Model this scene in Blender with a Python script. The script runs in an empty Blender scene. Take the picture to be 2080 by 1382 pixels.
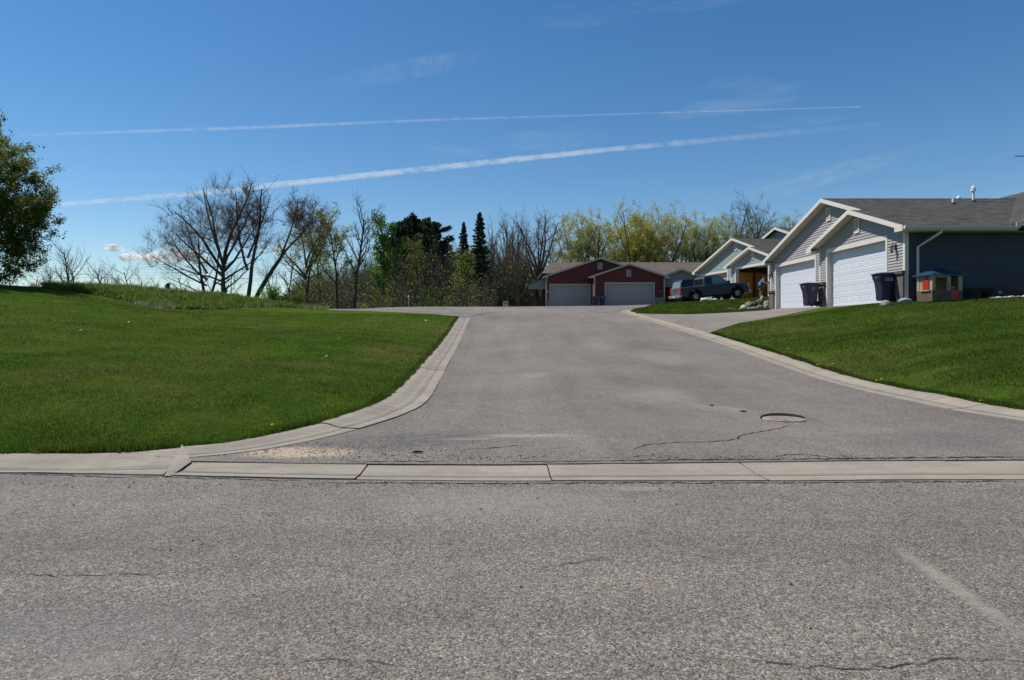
import bpy, bmesh, math, random
import numpy as np
from mathutils import Vector, Matrix
from mathutils.geometry import delaunay_2d_cdt

SC = bpy.context.scene
COL = SC.collection
PI = math.pi
R = math.radians
# ------------------------------------------------------------------ camera
F = 1387.0          # focal length in photo pixels (photo 2080 wide)
VX, VY = 1015.0, 667.0   # vanishing point of +Y in the photo
HC = 1.35           # camera height above the front street
cam = bpy.data.cameras.new('camera')
cam.sensor_width = 36.0
cam.lens = 36.0 * F / 2080.0
cam.shift_x = (1040 - VX) / 2080.0
cam.shift_y = -(691 - VY) / 2080.0
cam.clip_start = 0.1
cam.clip_end = 40000
camo = bpy.data.objects.new('camera', cam)
camo.location = (0, 0, HC)
camo.rotation_euler = (R(90), 0, 0)
COL.objects.link(camo)
SC.camera = camo
# ------------------------------------------------------------------ light
SUN = Vector((-1.0, 0.38, 1.62)).normalized()      # direction towards the sun
EL = math.asin(SUN.z)
AZ = math.atan2(SUN.x, SUN.y)                      # 0 = +Y, positive towards +X
world = bpy.data.worlds.new('World')
SC.world = world
world.use_nodes = True
wn, wl = world.node_tree.nodes, world.node_tree.links
wn.clear()
w_out = wn.new('ShaderNodeOutputWorld')
w_bg = wn.new('ShaderNodeBackground')
w_bg.inputs['Strength'].default_value = 0.092
w_hs = wn.new('ShaderNodeHueSaturation')
w_hs.inputs['Saturation'].default_value = 1.29
sky = wn.new('ShaderNodeTexSky')
sky.sky_type = 'NISHITA'
sky.sun_disc = False
sky.sun_elevation = EL
sky.sun_rotation = AZ
sky.altitude = 300
sky.air_density = 1.0
sky.dust_density = 0.15
sky.ozone_density = 2.2
# faint cirrus veil, laid out by direction in the sky
w_tc = wn.new('ShaderNodeTexCoord')
w_map = wn.new('ShaderNodeMapping')
w_map.inputs['Rotation'].default_value = (0, R(-14), 0)
w_map.inputs['Scale'].default_value = (1.6, 1.6, 9.0)
w_noise = wn.new('ShaderNodeTexNoise')
w_noise.inputs['Scale'].default_value = 2.2
w_noise.inputs['Detail'].default_value = 7
w_noise.inputs['Roughness'].default_value = 0.6
w_ramp = wn.new('ShaderNodeMapRange')
w_ramp.inputs['From Min'].default_value = 0.58
w_ramp.inputs['From Max'].default_value = 0.85
w_ramp.inputs['To Min'].default_value = 0.0
w_ramp.inputs['To Max'].default_value = 0.17
w_mix = wn.new('ShaderNodeMixRGB')
w_mix.inputs['Color2'].default_value = (6.5, 7.2, 8.0, 1)
wl.new(w_tc.outputs['Generated'], w_map.inputs['Vector'])
wl.new(w_map.outputs['Vector'], w_noise.inputs['Vector'])
wl.new(w_noise.outputs['Fac'], w_ramp.inputs['Value'])
wl.new(w_ramp.outputs['Result'], w_mix.inputs['Fac'])
wl.new(sky.outputs['Color'], w_hs.inputs['Color'])
wl.new(w_hs.outputs['Color'], w_mix.inputs['Color1'])
wl.new(w_mix.outputs['Color'], w_bg.inputs['Color'])
wl.new(w_bg.outputs['Background'], w_out.inputs['Surface'])
sun = bpy.data.lights.new('sun', 'SUN')
sun.energy = 5.0
sun.angle = R(0.53)
sun.color = (1.0, 0.94, 0.85)
suno = bpy.data.objects.new('sun', sun)
suno.rotation_euler = (-SUN).to_track_quat('-Z', 'Y').to_euler()
COL.objects.link(suno)
SC.view_settings.view_transform = 'Standard'
SC.view_settings.look = 'None'
SC.view_settings.exposure = 0.26
SC.view_settings.gamma = 1.0
SC.cycles.max_bounces = 8
SC.cycles.transparent_max_bounces = 24

# ------------------------------------------------------------------ helpers
def W(px, py, Y):
    return Vector(((px - VX) / F * Y, Y, HC + (VY - py) / F * Y))
def WZ(px, py, z):
    return W(px, py, (HC - z) * F / (py - VY))
def tag(o, label=None, cat=None, group=None, kind=None):
    if label: o['label'] = label
    if cat: o['category'] = cat
    if group: o['group'] = group
    if kind: o['kind'] = kind
    return o
def empty(name, loc, rz=0.0, label=None, cat=None, group=None):
    o = bpy.data.objects.new(name, None)
    o.empty_display_size = 0.2
    COL.objects.link(o)
    o.location = loc
    o.rotation_euler = (0, 0, rz)
    return tag(o, label, cat, group)
def link(name, me, parent=None, loc=None):
    o = bpy.data.objects.new(name, me)
    COL.objects.link(o)
    if parent is not None: o.parent = parent
    if loc is not None: o.location = loc
    return o
def np_mesh(name, V, Fc, mats, mi=None, smooth=False):
    """V (n,3), Fc (m,k) with constant k"""
    me = bpy.data.meshes.new(name)
    V = np.ascontiguousarray(V, dtype=np.float32)
    Fc = np.ascontiguousarray(Fc, dtype=np.int32)
    m, k = Fc.shape
    me.vertices.add(len(V)); me.vertices.foreach_set('co', V.ravel())
    me.loops.add(m * k); me.loops.foreach_set('vertex_index', Fc.ravel())
    me.polygons.add(m)
    me.polygons.foreach_set('loop_start', np.arange(0, m * k, k, dtype=np.int32))
    for mt in mats: me.materials.append(mt)
    if mi is not None: me.polygons.foreach_set('material_index', np.asarray(mi, dtype=np.int32))
    me.polygons.foreach_set('use_smooth', np.full(m, bool(smooth)))
    me.update(calc_edges=True)
    me.validate()
    return me
class MB:
    def __init__(s): s.v = []; s.f = []; s.m = []
    def add(s, vs, fs, mi=0):
        b = len(s.v); s.v += [tuple(v) for v in vs]
        for f in fs: s.f.append(tuple(i + b for i in f)); s.m.append(mi)
    def quad(s, a, b, c, d, mi=0): s.add([a, b, c, d], [(0, 1, 2, 3)], mi)
    def poly(s, pts, mi=0): s.add(pts, [tuple(range(len(pts)))], mi)
    def hexa(s, p, mi=0):   # 4 bottom, 4 top
        s.add(p, [(3, 2, 1, 0), (4, 5, 6, 7), (0, 1, 5, 4), (1, 2, 6, 5), (2, 3, 7, 6), (3, 0, 4, 7)], mi)
    def box(s, x0, x1, y0, y1, z0, z1, mi=0):
        s.hexa([(x0, y0, z0), (x1, y0, z0), (x1, y1, z0), (x0, y1, z0), (x0, y0, z1), (x1, y0, z1), (x1, y1, z1), (x0, y1, z1)], mi)
    def prism(s, base, off, mi=0):
        n = len(base); off = Vector(off)
        b = [Vector(p) for p in base]; t = [p + off for p in b]
        fs = [tuple(range(n - 1, -1, -1)), tuple(range(n, 2 * n))]
        fs += [(i, (i + 1) % n, n + (i + 1) % n, n + i) for i in range(n)]
        s.add(b + t, fs, mi)
    def tube(s, pts, rad, n=8, mi=0, cap=True):
        pts = [Vector(p) for p in pts]
        if not hasattr(rad, '__len__'): rad = [rad] * len(pts)
        vs = []; fs = []
        u = None
        for i, p in enumerate(pts):
            d = (pts[min(i + 1, len(pts) - 1)] - pts[max(i - 1, 0)]).normalized()
            if u is None:
                u = d.orthogonal().normalized()
            else:
                u = (u - d * u.dot(d)).normalized()
            w = d.cross(u)
            for k in range(n):
                a = 2 * PI * k / n
                vs.append(p + (u * math.cos(a) + w * math.sin(a)) * rad[i])
        for i in range(len(pts) - 1):
            for k in range(n):
                k2 = (k + 1) % n
                fs.append((i * n + k, i * n + k2, (i + 1) * n + k2, (i + 1) * n + k))
        if cap:
            fs.append(tuple(range(n - 1, -1, -1))); fs.append(tuple(range((len(pts) - 1) * n, len(pts) * n)))
        s.add(vs, fs, mi)
    def lathe(s, prof, c=(0, 0, 0), axis='Z', n=20, mi=0):
        vs = []; fs = []
        for r, h in prof:
            for k in range(n):
                a = 2 * PI * k / n; x, y = r * math.cos(a), r * math.sin(a)
                q = (x, y, h) if axis == 'Z' else ((x, h, y) if axis == 'Y' else (h, x, y))
                vs.append((c[0] + q[0], c[1] + q[1], c[2] + q[2]))
        for i in range(len(prof) - 1):
            for k in range(n):
                k2 = (k + 1) % n
                fs.append((i * n + k, i * n + k2, (i + 1) * n + k2, (i + 1) * n + k))
        fs.append(tuple(range(n - 1, -1, -1))); fs.append(tuple(range((len(prof) - 1) * n, len(prof) * n)))
        s.add(vs, fs, mi)
    def build(s, name, mats, parent=None, smooth=False, loc=None, fix=True, bevel=0.0, angle=40):
        me = bpy.data.meshes.new(name)
        me.from_pydata(s.v, [], s.f)
        if not isinstance(mats, (list, tuple)): mats = [mats]
        for m in mats: me.materials.append(m)
        me.polygons.foreach_set('material_index', s.m)
        if fix:
            bm = bmesh.new(); bm.from_mesh(me)
            bmesh.ops.recalc_face_normals(bm, faces=bm.faces[:])
            bm.to_mesh(me); bm.free()
        if smooth:
            me.polygons.foreach_set('use_smooth', [True] * len(me.polygons))
            try: me.set_sharp_from_angle(angle=R(angle))
            except Exception: pass
        me.update()
        o = link(name, me, parent, loc)
        if bevel:
            b = o.modifiers.new('bevel', 'BEVEL'); b.width = bevel; b.segments = 2; b.limit_method = 'ANGLE'; b.angle_limit = R(35)
        return o
def copy_tree(o, parent=None):
    c = o.copy(); COL.objects.link(c)
    if parent is not None: c.parent = parent
    for ch in list(o.children): copy_tree(ch, c)
    return c
def inside(poly, x, y):
    x = np.asarray(x, float); y = np.asarray(y, float)
    r = np.zeros(x.shape, bool); n = len(poly)
    for i in range(n):
        x0, y0 = poly[i][0], poly[i][1]; x1, y1 = poly[(i + 1) % n][0], poly[(i + 1) % n][1]
        c = (y0 > y) != (y1 > y)
        if y1 != y0: r ^= c & (x < (x1 - x0) * (y - y0) / (y1 - y0) + x0)
    return r

# ------------------------------------------------------------------ materials
class NT:
    def __init__(s, name):
        s.m = bpy.data.materials.new(name); s.m.use_nodes = True
        s.n = s.m.node_tree.nodes; s.l = s.m.node_tree.links
        s.b = s.n['Principled BSDF']; s.out = s.n['Material Output']
        s._tc = None
    def new(s, t, **kw):
        nd = s.n.new(t)
        for k, v in kw.items(): setattr(nd, k, v)
        return nd
    def set(s, sock, v):
        if isinstance(v, bpy.types.NodeSocket): s.l.new(v, sock)
        else:
            if hasattr(sock.default_value, '__len__') and hasattr(v, '__len__') and len(v) == 3 and len(sock.default_value) == 4: v = (*v, 1)
            sock.default_value = v
    @property
    def obj(s):
        if s._tc is None: s._tc = s.new('ShaderNodeTexCoord')
        return s._tc.outputs['Object']
    @property
    def gen(s):
        if s._tc is None: s._tc = s.new('ShaderNodeTexCoord')
        return s._tc.outputs['Generated']
    def mapping(s, vec, scale=(1, 1, 1), loc=(0, 0, 0), rot=(0, 0, 0)):
        m = s.new('ShaderNodeMapping'); s.l.new(vec, m.inputs['Vector'])
        m.inputs['Scale'].default_value = scale; m.inputs['Location'].default_value = loc; m.inputs['Rotation'].default_value = rot
        return m.outputs['Vector']
    def noise(s, vec, scale, detail=3, rough=0.55, dist=0.0, col=False):
        n = s.new('ShaderNodeTexNoise'); s.l.new(vec, n.inputs['Vector'])
        n.inputs['Scale'].default_value = scale; n.inputs['Detail'].default_value = detail
        n.inputs['Roughness'].default_value = rough; n.inputs['Distortion'].default_value = dist
        return n.outputs['Color' if col else 'Fac']
    def vor(s, vec, scale, feature='F1', out='Color', rnd=1.0):
        n = s.new('ShaderNodeTexVoronoi', feature=feature); s.l.new(vec, n.inputs['Vector'])
        n.inputs['Scale'].default_value = scale; n.inputs['Randomness'].default_value = rnd
        return n.outputs[out]
    def rng(s, v, a, b, c=0.0, d=1.0, smooth=False):
        n = s.new('ShaderNodeMapRange'); s.set(n.inputs['Value'], v)
        if smooth: n.interpolation_type = 'SMOOTHSTEP'
        for k, q in zip(('From Min', 'From Max', 'To Min', 'To Max'), (a, b, c, d)): n.inputs[k].default_value = q
        return n.outputs['Result']
    def ramp(s, v, stops, interp='LINEAR'):
        n = s.new('ShaderNodeValToRGB'); s.set(n.inputs['Fac'], v)
        e = n.color_ramp.elements; n.color_ramp.interpolation = interp
        while len(e) < len(stops): e.new(0.5)
        for k, (p, c) in enumerate(stops): e[k].position = p; e[k].color = (*c, 1)
        return n.outputs['Color']
    def mix(s, fac, a, b, mode='MIX'):
        n = s.new('ShaderNodeMixRGB', blend_type=mode)
        s.set(n.inputs['Fac'], fac); s.set(n.inputs['Color1'], a); s.set(n.inputs['Color2'], b)
        return n.outputs['Color']
    def math(s, op, a, b=0.0):
        n = s.new('ShaderNodeMath', operation=op); s.set(n.inputs[0], a); s.set(n.inputs[1], b)
        return n.outputs[0]
    def sep(s, vec):
        n = s.new('ShaderNodeSeparateXYZ'); s.l.new(vec, n.inputs[0]); return n.outputs
    def blob(s, vec, x, y, rx, ry, rot=0.0):
        """soft elliptical mask, 1 in the middle, 0 outside; rough edge"""
        m = s.mapping(vec, scale=(1, 1, 0), loc=(-x, -y, 0))
        m2 = s.mapping(m, rot=(0, 0, -rot))
        m3 = s.mapping(m2, scale=(1 / rx, 1 / ry, 0))
        n = s.new('ShaderNodeVectorMath', operation='LENGTH'); s.l.new(m3, n.inputs[0])
        return s.rng(n.outputs['Value'], 0.25, 1.0, 1.0, 0.0, True)
    def bump(s, h, strength=0.3, dist=0.01):
        n = s.new('ShaderNodeBump'); s.l.new(h, n.inputs['Height'])
        n.inputs['Strength'].default_value = strength; n.inputs['Distance'].default_value = dist
        s.l.new(n.outputs['Normal'], s.b.inputs['Normal'])
    def done(s, col=None, rough=0.7, spec=0.3, metal=0.0):
        if col is not None: s.set(s.b.inputs['Base Color'], col)
        s.set(s.b.inputs['Roughness'], rough); s.b.inputs['Specular IOR Level'].default_value = spec
        s.b.inputs['Metallic'].default_value = metal
        return s.m
def plain(name, col, rough=0.6, spec=0.3, metal=0.0, var=0.12, scale=6.0):
    t = NT(name)
    n = t.noise(t.obj, scale, 4)
    c = t.mix(t.rng(n, 0.3, 0.7), tuple(x * (1 - var) for x in col), tuple(min(1, x * (1 + var)) for x in col))
    return t.done(c, rough, spec, metal)
def leafmat(name, cols, trans=0.4, rough=0.6):
    t = NT(name)
    g = t.new('ShaderNodeNewGeometry')
    c = t.ramp(g.outputs['Random Per Island'], [(i / max(1, len(cols) - 1), q) for i, q in enumerate(cols)])
    t.set(t.b.inputs['Base Color'], c); t.b.inputs['Roughness'].default_value = rough
    t.b.inputs['Specular IOR Level'].default_value = 0.05
    tr = t.new('ShaderNodeBsdfTranslucent'); t.set(tr.inputs['Color'], c)
    mx = t.new('ShaderNodeMixShader'); mx.inputs['Fac'].default_value = trans
    t.l.new(t.b.outputs[0], mx.inputs[1]); t.l.new(tr.outputs[0], mx.inputs[2])
    t.l.new(mx.outputs[0], t.out.inputs['Surface'])
    return t.m
M = {}
def asphalt(name, scale, dark, light, blobs, lanes=(1.1, .10, 1)):
    t = NT(name); p = t.obj
    v = t.vor(p, scale, 'F1', 'Color'); v2 = t.vor(p, scale * 0.43, 'F1', 'Color')
    c0 = t.ramp(t.sep(v)[0], [(0.0, tuple(x * 0.5 for x in dark)), (0.25, dark), (0.75, light), (0.94, tuple(x * 1.25 for x in light)), (1.0, tuple(min(1, x * 1.8) for x in light))])
    tintc = t.ramp(t.sep(v)[1], [(0.0, (0.90, 0.96, 1.08)), (0.5, (1, 1, 1)), (0.85, (1.05, 1.0, 0.93)), (1.0, (1.18, 0.95, 0.83))])
    c0 = t.mix(1.0, c0, tintc, 'MULTIPLY')
    c1 = t.ramp(t.sep(v2)[0], [(0.0, (0.80, 0.80, 0.80)), (1.0, (1.2, 1.2, 1.2))])
    c0 = t.mix(1.0, c0, c1, 'MULTIPLY')
    big = t.noise(p, 0.35, 5, 0.6); mid = t.noise(p, 2.4, 5, 0.65, 0.4)
    c0 = t.mix(1.0, c0, t.ramp(big, [(0.3, (0.84, 0.83, 0.83)), (0.7, (1.13, 1.12, 1.10))]), 'MULTIPLY')
    c0 = t.mix(1.0, c0, t.ramp(mid, [(0.3, (0.90, 0.90, 0.91)), (0.7, (1.09, 1.08, 1.06))]), 'MULTIPLY')
    lane = t.noise(t.mapping(p, scale=lanes), 1.0, 4, 0.6)
    c0 = t.mix(1.0, c0, t.ramp(lane, [(0.3, (0.86, 0.86, 0.87)), (0.7, (1.14, 1.125, 1.10))]), 'MULTIPLY')
    rough_edge = t.noise(p, 9.0, 4, 0.7)
    for (x, y, rx, ry, rot, col, amt) in blobs:
        b = t.blob(p, x, y, rx, ry, rot)
        b = t.math('MULTIPLY', b, t.rng(rough_edge, 0.30, 0.62, 0.15, 1.0))
        c0 = t.mix(t.math('MULTIPLY', b, amt), c0, col)
    d = t.vor(p, scale, 'F1', 'Distance')
    t.bump(t.math('MULTIPLY', d, -1.0), 0.55, 0.006)
    return t.done(c0, 0.88, 0.25)
def concrete(name, col):
    t = NT(name); p = t.obj
    c = t.mix(t.rng(t.noise(p, 1.2, 6, 0.65), 0.3, 0.7), tuple(x * 0.80 for x in col), tuple(x * 1.15 for x in col))
    c = t.mix(t.rng(t.noise(p, 14, 4, 0.7), 0.45, 0.75, 0, 0.4), c, tuple(x * 0.6 for x in col))
    c = t.mix(t.rng(t.noise(t.mapping(p, scale=(.5, 3, 1)), 2.6, 6, 0.75), 0.48, 0.68, 0, 0.6), c, tuple(x * 0.62 for x in col))
    c = t.mix(t.rng(t.noise(p, 0.7, 4, 0.7), 0.5, 0.7, 0, 0.5), c, (0.30, 0.235, 0.175))
    c = t.mix(t.rng(t.noise(p, 120, 2, 0.7), 0.52, 0.8, 0, 0.5), c, tuple(x * 0.6 for x in col))
    t.bump(t.noise(p, 150, 3, 0.7), 0.35, 0.006)
    return t.done(c, 0.9, 0.2)
M['road'] = asphalt('road_asphalt', 120, (0.112, 0.105, 0.095), (0.182, 0.169, 0.150), [
    (-2.1, 7.25, 0.85, 0.42, 0.0, (0.36, 0.29, 0.21), 1.8),
    (-1.1, 8.0, 1.6, 0.8, 0.4, (0.06, 0.06, 0.063), 0.75),
    (0.35, 8.35, 0.85, 0.20, 0.05, (0.31, 0.275, 0.225), 0.75),
    (-0.35, 8.1, 0.55, 0.14, 0.1, (0.29, 0.26, 0.22), 0.55),
    (2.8, 12.2, 0.9, 1.4, -0.5, (0.25, 0.235, 0.205), 0.45),
    (3.6, 10.9, 0.7, 0.45, -0.6, (0.26, 0.24, 0.21), 0.55),
    (4.6, 19.5, 0.9, 2.4, -0.1, (0.26, 0.245, 0.215), 0.5),
    (3.2, 22.0, 1.0, 1.6, -0.1, (0.25, 0.235, 0.205), 0.4),
    (0.75, 14.6, 0.5, 0.7, 0.0, (0.26, 0.24, 0.20), 0.45),
    (5.4, 8.2, 1.8, 0.9, 0.2, (0.075, 0.075, 0.078), 0.6),
    (2.0, 9.6, 1.2, 1.0, 0.3, (0.145, 0.142, 0.14), 0.4),
    (1.0, 48, 7.0, 9.0, 0.0, (0.26, 0.235, 0.215), 0.40)])
M['street'] = asphalt('street_asphalt', 120, (0.100, 0.094, 0.085), (0.188, 0.175, 0.155), [
    (0.2, 5.3, 1.7, 0.6, 0.0, (0.225, 0.218, 0.205), 0.5),
    (1.15, 5.75, 0.5, 0.12, 0.0, (0.27, 0.24, 0.20), 0.6),
    (2.37, 3.57, 0.085, 0.95, -0.115, (0.25, 0.222, 0.188), .85),
    (-1.9, 3.0, 1.2, 0.5, 0.0, (0.12, 0.12, 0.125), 0.5),
    (2.6, 2.8, 1.0, 0.6, 0.3, (0.11, 0.11, 0.118), 0.5),
    (-1.6, 2.75, 0.30, 0.12, 0.3, (0.21, 0.19, 0.165), 0.5)], (.10, 1.3, 1))
M['drive'] = asphalt('driveway_asphalt', 110, (0.13, 0.12, 0.11), (0.20, 0.183, 0.163), [(12.0, 34, 4, 3, 0, (0.26, 0.24, 0.215), 0.4)])
M['apron'] = concrete('apron_concrete', (0.30, 0.275, 0.24))
M['curb'] = concrete('curb_concrete', (0.270, 0.240, 0.200))
M['stain'] = concrete('gutter_stain', (0.205, 0.188, 0.162))
M['crack_and_shade'] = plain('crack_and_shade_dark', (0.022, 0.021, 0.02), 0.95, 0.1)
def lawn_colour(t):
    p = t.obj
    n1 = t.noise(p, 0.22, 5, 0.6); n2 = t.noise(p, 1.3, 5, 0.65, 0.5)
    c = t.ramp(n2, [(0.25, (0.039, 0.083, 0.011)), (0.5, (0.060, 0.106, 0.014)), (0.75, (0.098, 0.134, 0.021))])
    c = t.mix(t.rng(n1, 0.44, 0.68, 0, 0.6), c, (0.112, 0.124, 0.030))
    c = t.mix(t.rng(t.noise(t.mapping(p, scale=(1, .55, 1)), 0.55, 6, 0.7, .6), 0.56, 0.72, 0, 0.38), c, (0.150, 0.140, 0.045))
    for (x, y, rx, ry, a) in [(-2.9, 19.5, 1.6, 2.6, 0.8), (-2.2, 29, 1.0, 5.0, 0.9), (-4.5, 15.0, 1.7, 1.2, 0.6), (-8.0, 13, 2.0, 1.5, 0.5), (-2.05, 9.1, 0.16, 0.16, 1.3), (-7, 23, 3, 2.5, 0.5), (9, 16, 2, 2, .4)]:
        b = t.math('MULTIPLY', t.blob(p, x, y, rx, ry), t.rng(n2, 0.3, 0.65))
        c = t.mix(t.math('MULTIPLY', b, a), c, (0.150, 0.115, 0.048))
    return c
def lawnmat():
    t = NT('lawn_turf'); p = t.obj
    c = lawn_colour(t)
    n3 = t.noise(t.mapping(p, scale=(1, 0.6, 1)), 14, 5, 0.75)
    c = t.mix(t.rng(n3, 0.30, 0.62, 0.70, 0.0), c, (0.018, 0.040, 0.006))
    c = t.mix(t.rng(n3, 0.55, 0.8, 0, 0.5), c, (0.13, 0.18, 0.03))
    t.bump(t.noise(p, 30, 4, 0.8), 0.9, 0.05)
    return t.done(c, 0.95, 0.0)
def blademat():
    t = NT('grass_blade'); c = lawn_colour(t)
    g = t.new('ShaderNodeNewGeometry')
    c = t.mix(1.0, c, t.ramp(g.outputs['Random Per Island'], [(0, (.66, .70, .7)), (.45, (.95, .95, .95)), (.8, (1.25, 1.2, 1.15)), (.93, (1.5, 1.38, 1.4)), (1, (2.2, 1.7, 2.2))]), 'MULTIPLY')
    t.done(c, .6, .05)
    tr = t.new('ShaderNodeBsdfTranslucent'); t.set(tr.inputs['Color'], c)
    mx = t.new('ShaderNodeMixShader'); mx.inputs['Fac'].default_value = .35
    t.l.new(t.b.outputs[0], mx.inputs[1]); t.l.new(tr.outputs[0], mx.inputs[2]); t.l.new(mx.outputs[0], t.out.inputs['Surface'])
    return t.m
M['lawn'] = lawnmat()
M['blade'] = blademat()
M['weed'] = leafmat('weed_blade', [(0.04, 0.085, 0.014), (0.085, 0.155, 0.022), (0.14, 0.21, 0.035), (0.20, 0.21, 0.07)], 0.5)
M['dry'] = leafmat('dry_blade', [(0.20, 0.16, 0.10), (0.38, 0.32, 0.21), (0.50, 0.44, 0.31)], 0.25)

# ------------------------------------------------------------------ terrain: thin-plate surface through surveyed points
curb_left = [  # (lip point, back point)
    (WZ(384, 933, .02), WZ(360, 909, .10)), (WZ(505, 921, .02), WZ(470, 897.5, .10)), (WZ(634, 898, .03), WZ(592, 882, .11)),
    (WZ(732, 873.5, .05), WZ(690, 857, .13)), (WZ(781, 858.7, .07), WZ(745, 838.5, .15)), (WZ(821, 844, .10), WZ(776, 824, .18)),
    (W(868, 817, 11.1), W(818, 795, 11.5)), (W(896, 770, 14.8), W(845, 768, 14.9)), (W(914, 734, 18.95), W(866, 734.5, 18.95)),
    (W(934, 694, 25.7), W(898, 692.5, 25.7)), (W(955, 647, 37.5), W(930.5, 645.5, 37.5))]
rl = [W(1268, 637.5, 40.5), W(1341, 660.6, 31.06), W(1426, 687, 24.47), W(1523, 721, 19.52), W(1664, 771.6, 14.96),
      W(1834, 814, 11.85), W(1967, 840, 10.27), W(2080, 858.5, 9.38), Vector((7.5, 8.5, .05)), Vector((8.3, 7.75, .045)), Vector((9.6, 7.2, .03)), Vector((13, 6.98, .02))]
def cr(pts, step):
    """Catmull-Rom resample of a list of Vectors"""
    P = [pts[0] * 2 - pts[1]] + list(pts) + [pts[-1] * 2 - pts[-2]]
    out = []
    for i in range(1, len(P) - 2):
        a, b, c, d = P[i - 1], P[i], P[i + 1], P[i + 2]
        n = max(1, int(round((c - b).length / step)))
        for k in range(n):
            u = k / n
            out.append(0.5 * ((2 * b) + (c - a) * u + (2 * a - 5 * b + 4 * c - d) * u * u + (3 * b - a - 3 * c + d) * u ** 3))
    out.append(P[-2].copy())
    return out
def offset2d(pts, w, dz):
    o = []
    for i, p in enumerate(pts):
        d = (pts[min(i + 1, len(pts) - 1)] - pts[max(i - 1, 0)]); d.z = 0; d.normalize()
        o.append(Vector((p.x - d.y * w, p.y + d.x * w, p.z + dz)))
    return o
rl_f = cr(rl, 0.35)
tip = [Vector((9.6, 45.0, 2.75)), Vector((8.3, 44.2, 2.52)), Vector((7.55, 42.8, 2.33))]
rl_f = cr(tip + [rl[0]], 0.35)[:-1] + rl_f
rb_f = offset2d(rl_f, 0.64, 0.075)      # running away from the camera to it: the lawn lies to the left of the walk direction
if rb_f[len(rb_f) // 2].x < rl_f[len(rl_f) // 2].x: rb_f = offset2d(rl_f, -0.64, 0.075)
n_l = 14
def cr_pair(pairs, step):
    a = [p[0] for p in pairs]; b = [p[1] for p in pairs]
    A, B = [], []
    for i in range(len(a) - 1):
        n = max(2, int(round((a[i + 1] - a[i]).length / step)))
        P = [a[max(i - 1, 0)], a[i], a[i + 1], a[min(i + 2, len(a) - 1)]]; Q = [b[max(i - 1, 0)], b[i], b[i + 1], b[min(i + 2, len(b) - 1)]]
        for k in range(n):
            u = k / n
            f = lambda a, b, c, d: 0.5 * ((2 * b) + (c - a) * u + (2 * a - 5 * b + 4 * c - d) * u * u + (3 * b - a - 3 * c + d) * u ** 3)
            A.append(f(*P)); B.append(f(*Q))
    A.append(a[-1]); B.append(b[-1])
    return A, B
ll_f = cr([p[0] for p in curb_left], 0.35)
def kerb_back(line, w):
    b = offset2d(line, w, 0)
    for p, q in zip(line, b): q.z = p.z + .03 + .055 * min(1, max(0, (p.y - 7.2) / 3.5))
    return b
lb_f = kerb_back(ll_f, .65)
if lb_f[len(lb_f) // 2].x > ll_f[len(ll_f) // 2].x: lb_f = kerb_back(ll_f, -.65)
g_front = [Vector((-40, 6.45, 0)), Vector((-14, 6.42, 0))] + [WZ(px, py, 0.0) for px, py in ((0, 962), (330, 966), (420, 970), (640, 974.5), (1000, 978), (1500, 978), (2080, 975))] + [Vector((10, 6.1, 0)), Vector((16, 6.1, 0)), Vector((40, 6.1, 0))]
g_back_l = [Vector((-40, 7.1, .07)), Vector((-14, 7.05, .07))] + [WZ(px, py, .07) for px, py in ((0, 920), (250, 918))] + [lb_f[0].copy()]
g_back_r = [WZ(384, 938, .02)] + [WZ(px, py, .02) for px, py in ((640, 943), (1000, 945), (1500, 940), (1700, 937), (2080, 935))] + [Vector((10, 6.8, .02)), Vector((16, 6.8, .02)), Vector((40, 6.8, .02))]
ctrl = []
for x in (-90, -60, -40, -25, -15, -8, -3, 0, 3, 6, 10, 16, 28, 45, 60, 90):
    for y in (-60, -15, 0, 4, 6.3): ctrl.append((x, y, 0.0))
for p in g_back_l[:-1]: ctrl.append((p.x, p.y, .065))
for p in g_back_r: ctrl.append((p.x, p.y, .015))
for i in range(0, len(ll_f), 4): ctrl += [tuple(ll_f[i]), tuple(lb_f[i])]
for i in range(0, len(rl_f), 4): ctrl += [tuple(rl_f[i]), tuple(rb_f[i])]
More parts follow.
